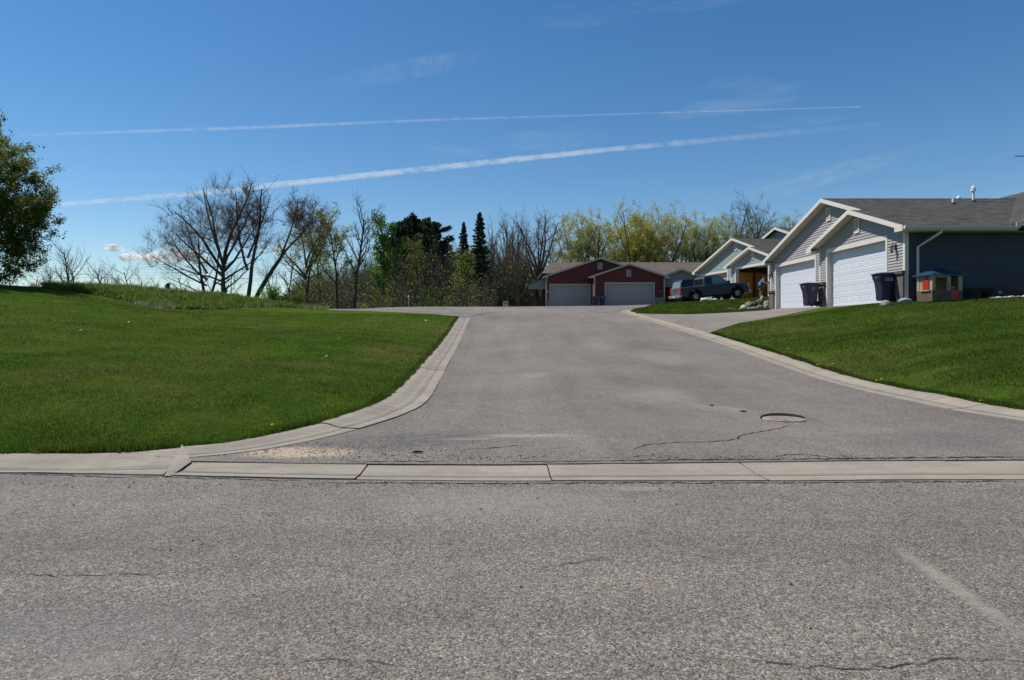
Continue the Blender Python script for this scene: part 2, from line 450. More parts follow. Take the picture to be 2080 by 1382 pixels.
PX = [(0, 800, 10.5), (0, 720, 16), (0, 660, 22), (0, 612, 28), (0, 583, 34), (-300, 700, 15), (-300, 600, 27), (-300, 570, 36),
      (150, 720, 16), (150, 660, 22.5), (150, 612, 30), (140, 592, 37), (60, 584, 38.5),
      (300, 800, 10.5), (300, 720, 16.5), (300, 665, 24), (300, 627, 34), (600, 800, 10.5), (600, 720, 17.5), (600, 665, 28), (600, 630, 44),
      (450, 629, 38.5), (800, 700, 21), (800, 660, 30), (800, 634.5, 43), (700, 632, 46),
      (929, 643, 38.7), (880, 638.5, 40.5), (760, 633, 45), (640, 629.5, 50),
      (200, 586, 44), (300, 588, 45), (420, 600, 46), (500, 609, 47), (560, 620, 48.5),
      (640, 628, 55), (760, 627, 57), (860, 626.5, 59), (950, 626, 60), (1050, 624, 62), (1150, 622.7, 64), (1250, 622, 66), (1340, 621, 67),
      (1150, 632, 47), (1050, 640, 40), (1100, 660, 31), (1100, 700, 22.3), (1100, 760, 14.6), (1250, 628, 52),
      (1800, 660, 21), (2000, 700, 15), (2050, 760, 11.5), (1700, 700, 18), (1576, 644.5, 30), (1490, 661, 26.7), (1676, 624.5, 30.8), (1800, 618, 25.2), (1900, 612.5, 25), (2080, 605, 24.8), (2200, 600, 24.6), (2100, 680, 15.5), (2300, 700, 12),
      (1567, 631, 38.2), (1482, 636, 36.4), (1401, 639.6, 37.5), (1313, 641, 39.5),
      (1400, 615, 45.2), (1345, 624.5, 45.8), (1300, 635, 44.5), (1460, 611.5, 46.2), (1530, 606.5, 47.6), (1562, 604, 48.5), (1525, 622, 42), (1415, 615, 48.5), (1505, 608, 50.0), (1440, 628, 41)]
for q in PX: ctrl.append(tuple(W(*q)))
ctrl += [(15.2, 28, 2.33), (15.4, 35, 2.34), (15.6, 39, 2.42), (20, 30, 2.35), (20, 25, 2.42), (25, 30, 2.5), (30, 24, 2.7), (18, 42, 2.9), (20, 46, 3.4), (19.6, 53, 3.68), (19, 60, 3.7), (26, 55, 3.8), (13, 51, 3.15), (15, 55, 3.3),
         (8, 72, 3.45), (14, 70, 3.55), (18, 69, 3.55), (10, 80, 3.4), (22, 78, 3.6), (3, 76, 3.0), (0, 70, 3.0), (-5, 66, 2.7), (-12, 62, 2.45), (-17.5, 61, 2.6), (-21.5, 58, 3.2), (-25, 58, 3.5), (-30, 58, 3.7), (-40, 54, 3.6), (-22, 64, 2.9), (-26, 66, 3.2),
         (0, 85, 2.6), (-10, 80, 2.2), (-20, 75, 2.2), (-30, 74, 2.4), (-45, 65, 2.3), (-60, 50, 2.8), (-60, 30, 3.4), (-45, 38, 3.7), (-60, 15, 1.5), (40, 60, 4), (40, 40, 3.6), (40, 15, 1.8), (60, 30, 3.3),
         (-80, 120, 2), (-30, 120, 2), (10, 120, 2.6), (50, 120, 3.6), (90, 120, 4), (-120, 60, 2.5), (100, 60, 4), (-150, 200, 2), (0, 200, 2.5), (150, 200, 4), (-200, 0, 1.0), (200, 0, 1.0)]
cp = np.array(ctrl, float)
S = 20.0
def _u(d2): return np.where(d2 > 1e-12, d2 * np.log(np.maximum(d2, 1e-12)), 0.0)
cx = cp[:, :2] / S
n_c = len(cx)
K = _u(((cx[:, None] - cx[None]) ** 2).sum(-1)) + np.eye(n_c) * 2e-4
Pm = np.c_[np.ones(n_c), cx]
A_ = np.block([[K, Pm], [Pm.T, np.zeros((3, 3))]])
sol = np.linalg.solve(A_, np.r_[cp[:, 2], np.zeros(3)])
def G(x, y):
    x = np.asarray(x, float); y = np.asarray(y, float); sh = x.shape
    xf = np.clip(x.ravel(), -220, 220); yf = np.clip(y.ravel(), -60, 210)
    out = np.empty(len(xf))
    for i in range(0, len(xf), 20000):
        q = np.c_[xf[i:i + 20000], yf[i:i + 20000]] / S
        out[i:i + 20000] = _u(((q[:, None] - cx[None]) ** 2).sum(-1)) @ sol[:n_c] + sol[n_c] + q @ sol[n_c + 1:]
    far = np.clip((np.maximum(np.abs(xf) - 90, 0) + np.maximum(yf - 120, 0)) / 100, 0, 1)
    out = out * (1 - far) + 2.2 * far
    out = np.where(yf < 6.0, 0.0, out)
    return out.reshape(sh)
def g1(x, y): return float(G(np.array([x]), np.array([y]))[0])

for _l, _d in ((ll_f, .018), (lb_f, .004), (rl_f, .018), (rb_f, .004)):
    for _p in _l: _p.z = g1(_p.x, _p.y) + _d
# regions
road_poly = [(p.x, p.y) for p in g_back_r[:-2]] + [(p.x, p.y) for p in reversed(rl_f)] + \
    [(11.0, 46.6), (13.0, 48.6), (15, 57), (17.5, 69.9), (4.0, 71.5), (0, 68), (-6, 64), (-14, 60.5), (-24, 58), (-24, 56)] + \
    [(W(640, 629, 50).x, 50.0), (W(760, 633, 45).x, 45.0), (W(880, 638.5, 40.5).x, 40.5), (W(929, 643, 38.7).x, 38.6)] + [(p.x, p.y) for p in reversed(ll_f)]
street_poly = [(-70, -25)] + [(70, -25), (70, 6.1)] + [(p.x, p.y) for p in reversed(g_front)] + [(-70, 6.45)]
dr1 = [rb_f[i] for i in range(len(rb_f)) if 25.6 < rb_f[i].y < 39.6]
drive_poly = [(p.x, p.y) for p in dr1] + [tuple(W(1490, 661, 26.7).xy), tuple(W(1576, 644.5, 30).xy), tuple(W(1676, 624.5, 30.6).xy), (14.9, 26.2), (15.0, 25.5), (15.25, 25.5), (15.25, 32.2), (15.85, 32.2), (15.85, 39.3), (15.0, 38.3), tuple(W(1482, 636, 36.4).xy), tuple(W(1401, 639.6, 37.5).xy)]
drive2_poly = [(11.2, 46.7), (12.6, 46.9), (17.5, 48.3), (20.7, 49.4), (20.2, 55.8), (19.1, 61.0), (16, 60), (14.5, 55.0), (12.0, 49.5)]
lawn_left = [(p.x, p.y) for p in g_back_l] + [(p.x, p.y) for p in lb_f] + [tuple(W(929, 643, 38.7).xy), tuple(W(880, 638.5, 40.5).xy), tuple(W(760, 633, 45).xy), tuple(W(640, 629.5, 50).xy), (-24, 56), (-60, 60)]
lawn_right = [(p.x, p.y) for p in rb_f if p.y < 25.7] + [(20, 6.9), (40, 6.9), (40, 25.2), (15.0, 25.35), (14.85, 26.1), tuple(W(1676, 624.5, 30.6).xy), tuple(W(1576, 644.5, 30).xy), tuple(W(1490, 661, 26.7).xy)]
island = [(p.x, p.y) for p in rb_f if p.y > 39.5][::-1] + [tuple(W(1401, 639.6, 37.5).xy), tuple(W(1482, 636, 36.4).xy), (15.0, 38.3), (15.7, 39.4), (21.5, 46.5), (20.7, 49.3), (17.5, 48.2), (12.6, 46.8), (11.2, 46.6)]

def ground_sheet(name, mat):
    xs = np.unique(np.r_[np.linspace(-6000, -400, 8), np.linspace(-400, -60, 30), np.arange(-60, 50, 0.5), np.linspace(50, 400, 30), np.linspace(400, 6000, 8)])
    ys = np.unique(np.r_[np.linspace(-3000, -60, 6), np.linspace(-60, 0, 8), np.arange(0, 80, 0.5), np.linspace(80, 220, 40), np.linspace(220, 9000, 14)])
    X, Y = np.meshgrid(xs, ys)
    Z = G(X, Y)
    deep = np.zeros(X.shape, bool)
    for pl in (road_poly, street_poly, lawn_left, lawn_right, island, drive_poly, drive2_poly):
        deep |= inside(pl, X, Y)
    Z = np.where(deep, Z - 0.12, Z)
    near = np.zeros(X.shape, bool)       # under the kerbs
    for L_, B_ in ((ll_f, lb_f), (rl_f, rb_f)):
        near |= inside([(p.x, p.y) for p in L_] + [(p.x, p.y) for p in reversed(B_)], X, Y)
    Z = np.where(near & ~deep, Z - 0.16, Z)
    strip = (Y > 5.9) & (Y < 6.85)
    Z = np.where(strip, np.minimum(Z, 0) - 0.10, Z)
    Z = np.where((Y <= 6.0), -0.12, Z)
    nx, ny = len(xs), len(ys)
    i = np.arange(ny - 1)[:, None] * nx + np.arange(nx - 1)[None]
    Fc = np.stack([i, i + 1, i + nx + 1, i + nx], -1).reshape(-1, 4)
    me = np_mesh(name, np.stack([X, Y, Z], -1).reshape(-1, 3), Fc, [mat], smooth=True)
    return tag(link(name, me), kind='structure')
ground_sheet('ground', M['lawn'])

def cdt_sheet(name, poly, mats, dz, step, flat=None, skirt=0.12, extra=None, cracks=()):
    pts = [Vector((p[0], p[1])) for p in poly]
    xs = [p.x for p in pts]; ys = [p.y for p in pts]
    gx, gy = np.meshgrid(np.arange(min(xs), max(xs), step), np.arange(min(ys), max(ys), step))
    ins = inside(poly, gx, gy)
    inner = [Vector((a, b)) for a, b in zip(gx[ins], gy[ins])]
    n = len(pts)
    r = delaunay_2d_cdt(pts + inner, [(i, (i + 1) % n) for i in range(n)], [list(range(n))], 1, 1e-4)
    vs = np.array([(v.x, v.y) for v in r[0]])
    z = (np.zeros(len(vs)) + flat) if flat is not None else G(vs[:, 0], vs[:, 1]) + dz
    mb = MB()
    V = [(a, b, c) for (a, b), c in zip(vs, z)]
    mb.add(V, [tuple(f) for f in r[2]], 0)
    for i in range(n):       # short skirt so that the sheet has an edge
        a, b = poly[i], poly[(i + 1) % n]
        za = flat if flat is not None else g1(*a[:2]) + dz
        zb = flat if flat is not None else g1(*b[:2]) + dz
        mb.quad((a[0], a[1], za), (b[0], b[1], zb), (b[0], b[1], zb - skirt), (a[0], a[1], za - skirt), 0)
    rnd = random.Random(5)
    for (line, w) in cracks:   # open cracks: dark strips 4 mm proud, part of the road's own mesh
        pl = []
        for i in range(len(line) - 1):
            a = Vector(line[i]); b = Vector(line[i + 1]); k = max(2, int((b - a).length / 0.05))
            for j in range(k):
                p = a.lerp(b, j / k)
                pl.append(p + Vector((rnd.uniform(-1, 1) * .012, rnd.uniform(-1, 1) * .018)))
        pl.append(Vector(line[-1]))
        for i in range(len(pl) - 1):
            a, b = pl[i], pl[i + 1]
            d = (b - a).normalized(); nn = Vector((-d.y, d.x))
            wa = w * (0.35 + 0.65 * abs(math.sin(i * 0.7 + w * 300))) * min(1, (i + 1) / 6, (len(pl) - i) / 6); wb = wa * rnd.uniform(.7, 1.25)
            zz = lambda q: (flat if flat is not None else g1(q.x, q.y) + dz) + 0.004
            mb.quad((*(a - nn * wa), zz(a)), (*(b - nn * wb), zz(b)), (*(b + nn * wb), zz(b)), (*(a + nn * wa), zz(a)), 1)
    o = mb.build(name, mats, fix=False)
    return tag(o, kind='structure')
def gp(px, py, n=0):
    """point of the ground seen at a photo pixel (near road only)"""
    ys = np.arange(5.0, 62, 0.04)
    zr = HC + (VY - py) / F * ys
    hit = np.nonzero(zr <= G((px - VX) / F * ys, ys))[0]
    Y = float(ys[hit[0]]) if len(hit) else 60.0
    return ((px - VX) / F * Y, Y)
road_cracks = [([gp(*q) for q in ((1282, 918), (1310, 908), (1370, 902), (1440, 901), (1500, 896), (1502, 889), (1545, 880), (1590, 872), (1603, 866))], 0.011),
               ([gp(*q) for q in ((930, 916), (990, 914), (1045, 909), (1085, 909))], 0.010),
               ([gp(*q) for q in ((1560, 934), (1600, 927), (1640, 927), (1690, 934), (1720, 936))], 0.011),
               ([gp(*q) for q in ((700, 941), (830, 941), (905, 942))], 0.013),
               ([gp(*q) for q in ((1020, 942), (1110, 943), (1230, 941), (1330, 939), (1440, 938.5), (1600, 936.5), (1760, 935.5), (1900, 933.5), (2080, 933))], 0.019),
               ([gp(*q) for q in ((1260, 936), (1310, 929), (1380, 932))], 0.006),
               ([gp(955, 644), gp(1000, 636), gp(1060, 632)], 0.06)]
sf = lambda px, py: ((px - VX) / F * HC * F / (py - VY), HC * F / (py - VY))
street_cracks = [([sf(*q) for q in ((1380, 1338), (1480, 1341), (1550, 1342), (1640, 1356), (1760, 1358), (1880, 1352), (1930, 1337), (2080, 1345))], 0.0034),
                 ([sf(*q) for q in ((735, 1382), (752, 1360), (756, 1344))], 0.003),
                 ([sf(*q) for q in ((0, 1161), (110, 1172), (190, 1168), (380, 1166))], 0.0035),
                 ([sf(*q) for q in ((1060, 1160), (1150, 1146), (1250, 1130))], 0.0035),
                 ([sf(*q) for q in ((500, 1352), (560, 1352), (640, 1342), (740, 1344), (820, 1350))], 0.003),
                 ([sf(*q) for q in ((1845, 1130), (1960, 1132))], 0.003),
                 ([sf(*q) for q in ((640, 982), (800, 981.5), (900, 982.5), (1040, 983), (1300, 981.5), (1400, 982), (1600, 981.5), (1800, 979.5), (2080, 978.5))], 0.012),
                 ([sf(*q) for q in ((0, 964), (120, 966), (230, 970), (330, 969), (420, 973), (620, 978))], 0.009)]
def lawn_sheet(name, poly, step=0.7):
    q = []
    for i in range(len(poly)):       # long sides follow the ground too
        a = Vector(poly[i]); b = Vector(poly[(i + 1) % len(poly)]); k = max(1, int((b - a).length / 1.5))
        q += [tuple(a.lerp(b, j / k)) for j in range(k)]
    o = cdt_sheet(name, q, [M['lawn']], 0.0, step)
    o.data.polygons.foreach_set('use_smooth', [True] * len(o.data.polygons))
    return o
lawn_sheet('lawn', lawn_left); lawn_sheet('lawn', lawn_right); lawn_sheet('lawn', island)
cdt_sheet('road', road_poly, [M['road'], M['crack_and_shade']], 0.014, 1.0, cracks=road_cracks)
cdt_sheet('street', street_poly, [M['street'], M['crack_and_shade']], 0, 4.0, flat=0.0, cracks=street_cracks)
cdt_sheet('driveway', drive_poly, [M['drive']], 0.02, 0.8)
cdt_sheet('neighbour_driveway', drive2_poly, [M['apron']], 0.02, 0.8)

def curb(name, lip, back, prof, seg, seed, crackp=0.3):
    """rolled concrete kerb between two edge lines, cast in bays with open joints; prof = [(t, dz)] across from lip to back"""
    rnd = random.Random(seed); mb = MB()
    L = [0.0]
    for i in range(len(lip) - 1): L.append(L[-1] + (lip[i + 1] - lip[i]).length)
    def at(s):
        s = min(max(s, 0), L[-1])
        i = max(0, min(len(L) - 2, int(np.searchsorted(L, s) - 1)))
        u = (s - L[i]) / max(1e-6, L[i + 1] - L[i])
        return lip[i].lerp(lip[i + 1], u), back[i].lerp(back[i + 1], u)
    s = 0.0
    while s < L[-1] - 0.2:
        e = min(L[-1], s + seg * rnd.uniform(0.75, 1.25))
        sk = rnd.uniform(-0.10, 0.10); dzb = rnd.uniform(-0.008, 0.008)
        k = max(2, int((e - s) / 0.3))
        rows = []
        for j in range(k + 1):
            row = []
            for (t, dz) in prof:
                ss = s + 0.0045 + (e - s - 0.009) * j / k + (sk * (t - .5) if j in (0, k) and False else 0)
                a, b = at(ss)
                p = a.lerp(b, t); p.z = a.z * (1 - t) + (b.z - prof[-1][1]) * t + dz + dzb + rnd.uniform(-1, 1) * .0015
                q = Vector((rnd.uniform(-1, 1), rnd.uniform(-1, 1), 0)) * (.008 if t in (0, 1) else 0.0)
                row.append(p + q)
            rows.append(row)
        m = len(prof)
        vs = [p for r in rows for p in r]
        fs = []; 
        for j in range(k):
            for c in range(m - 1): fs.append((j * m + c, (j + 1) * m + c, (j + 1) * m + c + 1, j * m + c + 1))
        mb.add(vs, fs, 0)
        for c in range(m - 1):     # joint faces
            for row in (rows[0], rows[-1]):
                a, b = row[c], row[c + 1]
                mb.quad(a, b, b - Vector((0, 0, .12)), a - Vector((0, 0, .12)), 1)
        for edge in (0, m - 1):
            for j in range(k):
                a, b = rows[j][edge], rows[j + 1][edge]
                mb.quad(a, b, b - Vector((0, 0, .12)), a - Vector((0, 0, .12)), 0)
        # the dark silt line that lies in the channel
        for j in range(k):
            def ch(r, t):
                ts = [p[0] for p in prof]
                for c in range(m - 1):
                    if ts[c] <= t <= ts[c + 1]: return r[c].lerp(r[c + 1], (t - ts[c]) / (ts[c + 1] - ts[c])) + Vector((0, 0, .003))
            ta = prof[2][0] - .05 + rnd.uniform(-.015, .015); tb = prof[2][0] + .05 + rnd.uniform(-.02, .03)
            mb.quad(ch(rows[j], ta), ch(rows[j + 1], ta), ch(rows[j + 1], tb), ch(rows[j], tb), 2)
        s = e
    o = mb.build(name, [M['curb'], M['crack_and_shade'], M['stain']], fix=False)
    return tag(o, kind='structure')
PROF = [(0, .004), (.15, .0), (.34, -.010), (.52, -.004), (.72, .02), (.86, .022), (1, .012)]
def lin(a, n=None): return cr(a, 0.3)
# left street kerb, left road kerb, right road kerb, gutter across the mouth
gl_b = [p.copy() for p in g_back_l]
gl_f = [Vector((p.x, np.interp(p.x, [q.x for q in g_front], [q.y for q in g_front]), 0)) for p in gl_b]
gl_f[-1] = WZ(333, 966.5, 0)
A_, B_ = cr_pair(list(zip(gl_f, gl_b)), 0.3)
so = curb('street_curb', A_, B_, [(0, .018), (.15, .012), (.34, -.004), (.52, .026), (.72, .060), (.86, .076), (1, .074)], 3.2, 2)
_bm = bmesh.new(); _bm.from_mesh(so.data)      # the wedge where three kerbs meet
_w = [Vector((lb_f[0].x, lb_f[0].y, lb_f[0].z + .020)), Vector((ll_f[0].x, ll_f[0].y, ll_f[0].z + .012)), WZ(388, 938, .03), WZ(347, 967, .006), WZ(334, 966.5, .010)]
_w = [_bm.verts.new(q) for q in _w]; _bm.faces.new(_w); _bm.to_mesh(so.data); _bm.free()
curb('curb', ll_f, lb_f, PROF, 2.6, 3)
curb('curb', rl_f, rb_f, PROF, 3.0, 4)
gr_b = [WZ(385, 938, .01)] + [p.copy() for p in g_back_r[1:]]
gr_f = [WZ(345, 967, 0)] + [Vector((p.x, np.interp(p.x, [q.x for q in g_front], [q.y for q in g_front]), 0)) for p in gr_b[1:]]
A_, B_ = cr_pair(list(zip(gr_f, gr_b)), 0.3)
curb('gutter', A_, B_, [(0, .012), (.18, .006), (.36, -.002), (.55, .008), (.75, .018), (.9, .024), (1, .026)], 1.9, 7)

# ------------------------------------------------------------------ grass blades (uncountable)
def blades(name, polys, n, ymin, ymax, hgt, wid, mat, seed, lean=0.5, dens=None, pxr=(-60, 2140), mask=None, dz=0.0, kind='grass', label=None, field=None):
    rs = np.random.RandomState(seed)
    y = ymin + (ymax - ymin) * rs.rand(n) ** 1.7 if dens is None else dens(rs, n)
    px = pxr[0] + (pxr[1] - pxr[0]) * rs.rand(n)
    x = (px - VX) / F * y
    ok = np.zeros(n, bool)
    for pl in polys: ok |= inside(pl, x, y)
    if mask is not None: ok &= mask(x, y, rs)
    x, y = x[ok], y[ok]; n = len(x)
    z = G(x, y) + dz
    sc = (0.6 + 0.8 * rs.rand(n)) * np.clip(y / 9.0, 0.9, 2.6) ** 0.5
    h = hgt * sc; w = wid * sc
    h = h * (.7 + .6 * np.clip(.5 + .35 * np.sin(x * 2.3 + 1.3 * np.sin(y * 1.7)) + .35 * np.sin(y * 3.1 + x * .9), 0, 1)) if field is None else h * field(x, y)
    a = rs.rand(n) * 2 * PI; b = rs.rand(n) * 2 * PI; l = rs.rand(n) * lean * h
    dx, dy = np.cos(a) * w, np.sin(a) * w
    P = np.stack([np.c_[x - dx, y - dy, z - 0.005], np.c_[x + dx, y + dy, z - 0.005], np.c_[x + np.cos(b) * l, y + np.sin(b) * l, z + h]], 1).reshape(-1, 3)
    me = np_mesh(name, P, np.arange(3 * n).reshape(-1, 3), [mat])
    return tag(link(name, me), label, kind, None, 'stuff')
edge_l = [(p.x, p.y) for p in lb_f]
blades('grass', [lawn_left], 620000, 6.8, 40, 0.024, 0.0034, M['blade'], 1, 0.9, label='short mown grass covering the lawn left of the road')
blades('grass', [lawn_right], 380000, 8.5, 27, 0.025, 0.0038, M['blade'], 2, 0.9, label='short mown grass on the slope before the grey house', pxr=(1380, 2140))
blades('grass', [island, [(8.1, 39.2), (11, 37.4), (11.3, 46.6), (9.9, 45.4), (8.6, 43.3)]], 60000, 36, 49, 0.05, 0.009, M['blade'], 3, 0.7, label='short grass of the lawn wedge before the pickup', pxr=(1250, 1600))

def edge_tufts(name, line, inward, n, seed, label):
    rs = np.random.RandomState(seed); L = np.array([[p.x, p.y] for p in line])
    d = np.linalg.norm(L[1:] - L[:-1], axis=1); cs = np.r_[0, np.cumsum(d)]
    u = rs.rand(n) * cs[-1]
    x = np.interp(u, cs, L[:, 0]); y = np.interp(u, cs, L[:, 1])
    k = np.clip(np.searchsorted(cs, u) - 1, 0, len(d) - 1); tx = (L[k + 1] - L[k]) / np.maximum(d[k], 1e-6)[:, None]
    nx, ny = -tx[:, 1] * inward, tx[:, 0] * inward
    off = rs.rand(n) * .13 - .025 - .03 * (np.sin(u * 5.1) + np.sin(u * 13.7) > .6)
    x = x + nx * off; y = y + ny * off; z = G(x, y) + .002
    h = (.03 + .04 * rs.rand(n)) * (.6 + .5 * (np.sin(u * 2.7) + 1)); w = .005 * (.7 + .8 * rs.rand(n)) * np.clip(y / 12, 1, 2.5)
    a = rs.rand(n) * 6.28; lean = (rs.rand(n) - .25) * .05
    P = np.stack([np.c_[x - np.cos(a) * w, y - np.sin(a) * w, z], np.c_[x + np.cos(a) * w, y + np.sin(a) * w, z], np.c_[x - nx * lean + .01 * rs.randn(n), y - ny * lean + .01 * rs.randn(n), z + h]], 1).reshape(-1, 3)
    return tag(link(name, np_mesh(name, P, np.arange(3 * n).reshape(-1, 3), [M['blade']])), label, 'grass', None, 'stuff')
edge_tufts('grass_edge', g_back_l[1:] + lb_f, 1, 26000, 11, 'ragged grass hanging over the back of the left kerb')
edge_tufts('grass_edge', [p for p in rb_f if p.y < 25.6], 1, 16000, 12, 'ragged grass hanging over the back of the right kerb')

def gravel(name, spots, n, seed, label):
    """loose bits of broken asphalt and grit lying on the road"""
    rs = np.random.RandomState(seed); V, Fc, b = [], [], 0
    oct_v = np.array([[1, 0, 0], [0, 1, 0], [-1, 0, 0], [0, -1, 0], [0, 0, 1], [0, 0, -1]], float); oct_f = np.array([[0, 1, 4], [1, 2, 4], [2, 3, 4], [3, 0, 4], [1, 0, 5], [2, 1, 5], [3, 2, 5], [0, 3, 5]])
    w = np.array([q[4] for q in spots], float); k = rs.choice(len(spots), n, p=w / w.sum())
    sp = np.array([q[:4] for q in spots]); x = sp[k, 0] + sp[k, 2] * rs.randn(n) * .5; y = sp[k, 1] + sp[k, 3] * rs.randn(n) * .5
    ok = inside(road_poly, x, y) | inside(street_poly, x, y); x, y = x[ok], y[ok]; n = len(x)
    st = inside(street_poly, x, y); z = np.where(st, 0.0, G(x, y) + .014); s = .003 + .007 * rs.rand(n) ** 3
    P = oct_v[None] * (s[:, None, None] * (.6 + .8 * rs.rand(n, 6, 1))) * np.array([1.2, 1.2, .7]); a = rs.rand(n) * 6.28
    P = np.stack([P[..., 0] * np.cos(a)[:, None] - P[..., 1] * np.sin(a)[:, None] + x[:, None], P[..., 0] * np.sin(a)[:, None] + P[..., 1] * np.cos(a)[:, None] + y[:, None], P[..., 2] + z[:, None] + s[:, None] * .4], -1)
    F_ = (np.arange(n)[:, None, None] * 6 + oct_f[None]).reshape(-1, 3)
    return tag(link(name, np_mesh(name, P.reshape(-1, 3), F_, [M['grit']])), label, 'gravel', None, 'stuff')
M['grit'] = leafmat('grit', [(0.03, 0.03, 0.03), (0.09, 0.085, 0.08), (0.19, 0.17, 0.145), (0.05, 0.047, 0.045), (0.30, 0.27, 0.23)], 0.0)
gravel('loose_gravel', [(-1.6, 7.6, 1.5, .7, 5), (-2.3, 7.2, .9, .35, 4), (0, 7.0, 5, .18, 3), (3, 6.95, 4, .12, 2), (0, 5.9, 8, .12, 2.5), (2, 4.6, 6, 1.6, .6), (-2, 4.8, 6, 1.6, .6), (-1.2, 10, .35, 2.5, 1.2), (4, 9.5, 2.5, 1.5, .7), (6.6, 11.5, .3, 3, 1)], 5200, 8, 'loose grit and broken asphalt bits along the road edges')
# ------------------------------------------------------------------ house materials
def siding(name, col, var=0.06):
    t = NT(name); p = t.obj
    c = t.mix(t.rng(t.noise(t.mapping(p, scale=(1, 1, 6)), 1.5, 4), 0.3, 0.7), tuple(x * (1 - var) for x in col), tuple(x * (1 + var) for x in col))
    c = t.mix(t.rng(t.noise(p, 0.6, 5, 0.7), 0.5, 0.8, 0, 0.12), c, tuple(x * 0.7 for x in col))
    return t.done(c, 0.55, 0.3)
def shingle(name, a, b):
    t = NT(name); p = t.obj
    br = t.new('ShaderNodeTexBrick'); t.l.new(p, br.inputs['Vector'])
    br.inputs['Scale'].default_value = 1.0; br.inputs['Brick Width'].default_value = 0.30; br.inputs['Row Height'].default_value = 0.125
    br.inputs['Mortar Size'].default_value = 0.006; br.inputs['Color1'].default_value = (0, 0, 0, 1); br.inputs['Color2'].default_value = (1, 1, 1, 1); br.inputs['Mortar'].default_value = (0.1, 0.1, 0.1, 1)
    n = t.noise(t.mapping(p, scale=(0.5, 1.2, 1)), 5, 4, 0.75)
    c = t.mix(br.outputs['Color'], a, b)
    c = t.mix(t.rng(n, 0.35, 0.65, 0, 0.6), c, tuple((x + y) * 0.32 for x, y in zip(a, b)))
    c = t.mix(t.rng(t.noise(p, 0.5, 4), 0.3, 0.7, 0, 0.3), c, b)
    t.bump(t.noise(p, 60, 3, 0.8), 0.6, 0.02)
    return t.done(c, 0.92, 0.15)
def brickmat(name, a, b, mortar, w=0.2, h=0.067):
    t = NT(name); p = t.obj
    s = t.sep(p); cmb = t.new('ShaderNodeCombineXYZ')
    t.l.new(t.math('ADD', s[0], s[1]), cmb.inputs[0]); t.l.new(s[2], cmb.inputs[1])
    br = t.new('ShaderNodeTexBrick'); t.l.new(cmb.outputs[0], br.inputs['Vector'])
    br.inputs['Scale'].default_value = 1.0; br.inputs['Brick Width'].default_value = w; br.inputs['Row Height'].default_value = h
    br.inputs['Mortar Size'].default_value = 0.009
    for k, q in (('Color1', a), ('Color2', b), ('Mortar', mortar)): br.inputs[k].default_value = (*q, 1)
    c = t.mix(t.rng(t.noise(p, 12, 4), 0.3, 0.7, 0, 0.5), br.outputs['Color'], tuple(x * 0.6 for x in a))
    t.bump(br.outputs['Fac'], -0.4, 0.008)
    return t.done(c, 0.85, 0.2)
M['white'] = plain('trim_white', (0.55, 0.52, 0.475), 0.5, 0.3, var=0.05)
M['cream'] = plain('trim_cream', (0.56, 0.52, 0.45), 0.5, 0.3, var=0.05)
M['grey_trim'] = plain('trim_grey', (0.40, 0.37, 0.33), 0.5, 0.3, var=0.05)
M['door_white'] = plain('door_white', (0.54, 0.57, 0.62), 0.4, 0.4, var=0.03)
M['door_grey'] = plain('door_grey', (0.36, 0.32, 0.30), 0.5, 0.3, var=0.04)
M['black'] = plain('black_metal', (0.012, 0.012, 0.013), 0.4, 0.4)
M['dark'] = plain('dark_interior', (0.02, 0.019, 0.018), 0.9, 0.1)
M['steel'] = plain('galvanised', (0.45, 0.46, 0.47), 0.35, 0.5, 0.7)
M['pipe'] = plain('vent_pipe_white', (0.66, 0.66, 0.66), 0.4, 0.4)
M['wood'] = plain('cabinet_wood', (0.42, 0.18, 0.045), 0.5, 0.3, var=0.25, scale=3)
M['glass_lamp'] = plain('lamp_glass', (0.35, 0.35, 0.32), 0.15, 0.5)
M['inner'] = plain('garage_inner_wall', (0.16, 0.145, 0.125), 0.8, 0.2)
M['concrete_base'] = plain('foundation', (0.26, 0.28, 0.30), 0.9, 0.2)

def lap_wall(mb, pt, zs, course, lap, mi=0):
    """lap siding: pt(s, z, out) -> 3D; zs(z) -> list of (s0, s1) intervals of the wall at height z; boards as real overlapping strips"""
    z, z1 = zs.z0, zs.z1
    while z < z1 - 1e-4:
        zt = min(z + course, z1)
        a = zs(z + 1e-4); b = zs(zt - 1e-4)
        if len(a) != len(b):
            mid = zs((z + zt) / 2); a = b = mid
        for (p0, p1), (q0, q1) in zip(a, b):
            if p1 - p0 < 1e-3 and q1 - q0 < 1e-3: continue
            mb.quad(pt(p0, z, lap), pt(p1, z, lap), pt(q1, zt, 0.002), pt(q0, zt, 0.002), mi)      # board face leans out to its lower edge
            mb.quad(pt(p0, z, 0), pt(p1, z, 0), pt(p1, z, lap), pt(p0, z, lap), mi)                 # its lower edge
        z = zt
class Zs:
    def __init__(s, z0, z1, f): s.z0, s.z1, s.f = z0, z1, f
    def __call__(s, z): return s.f(z)

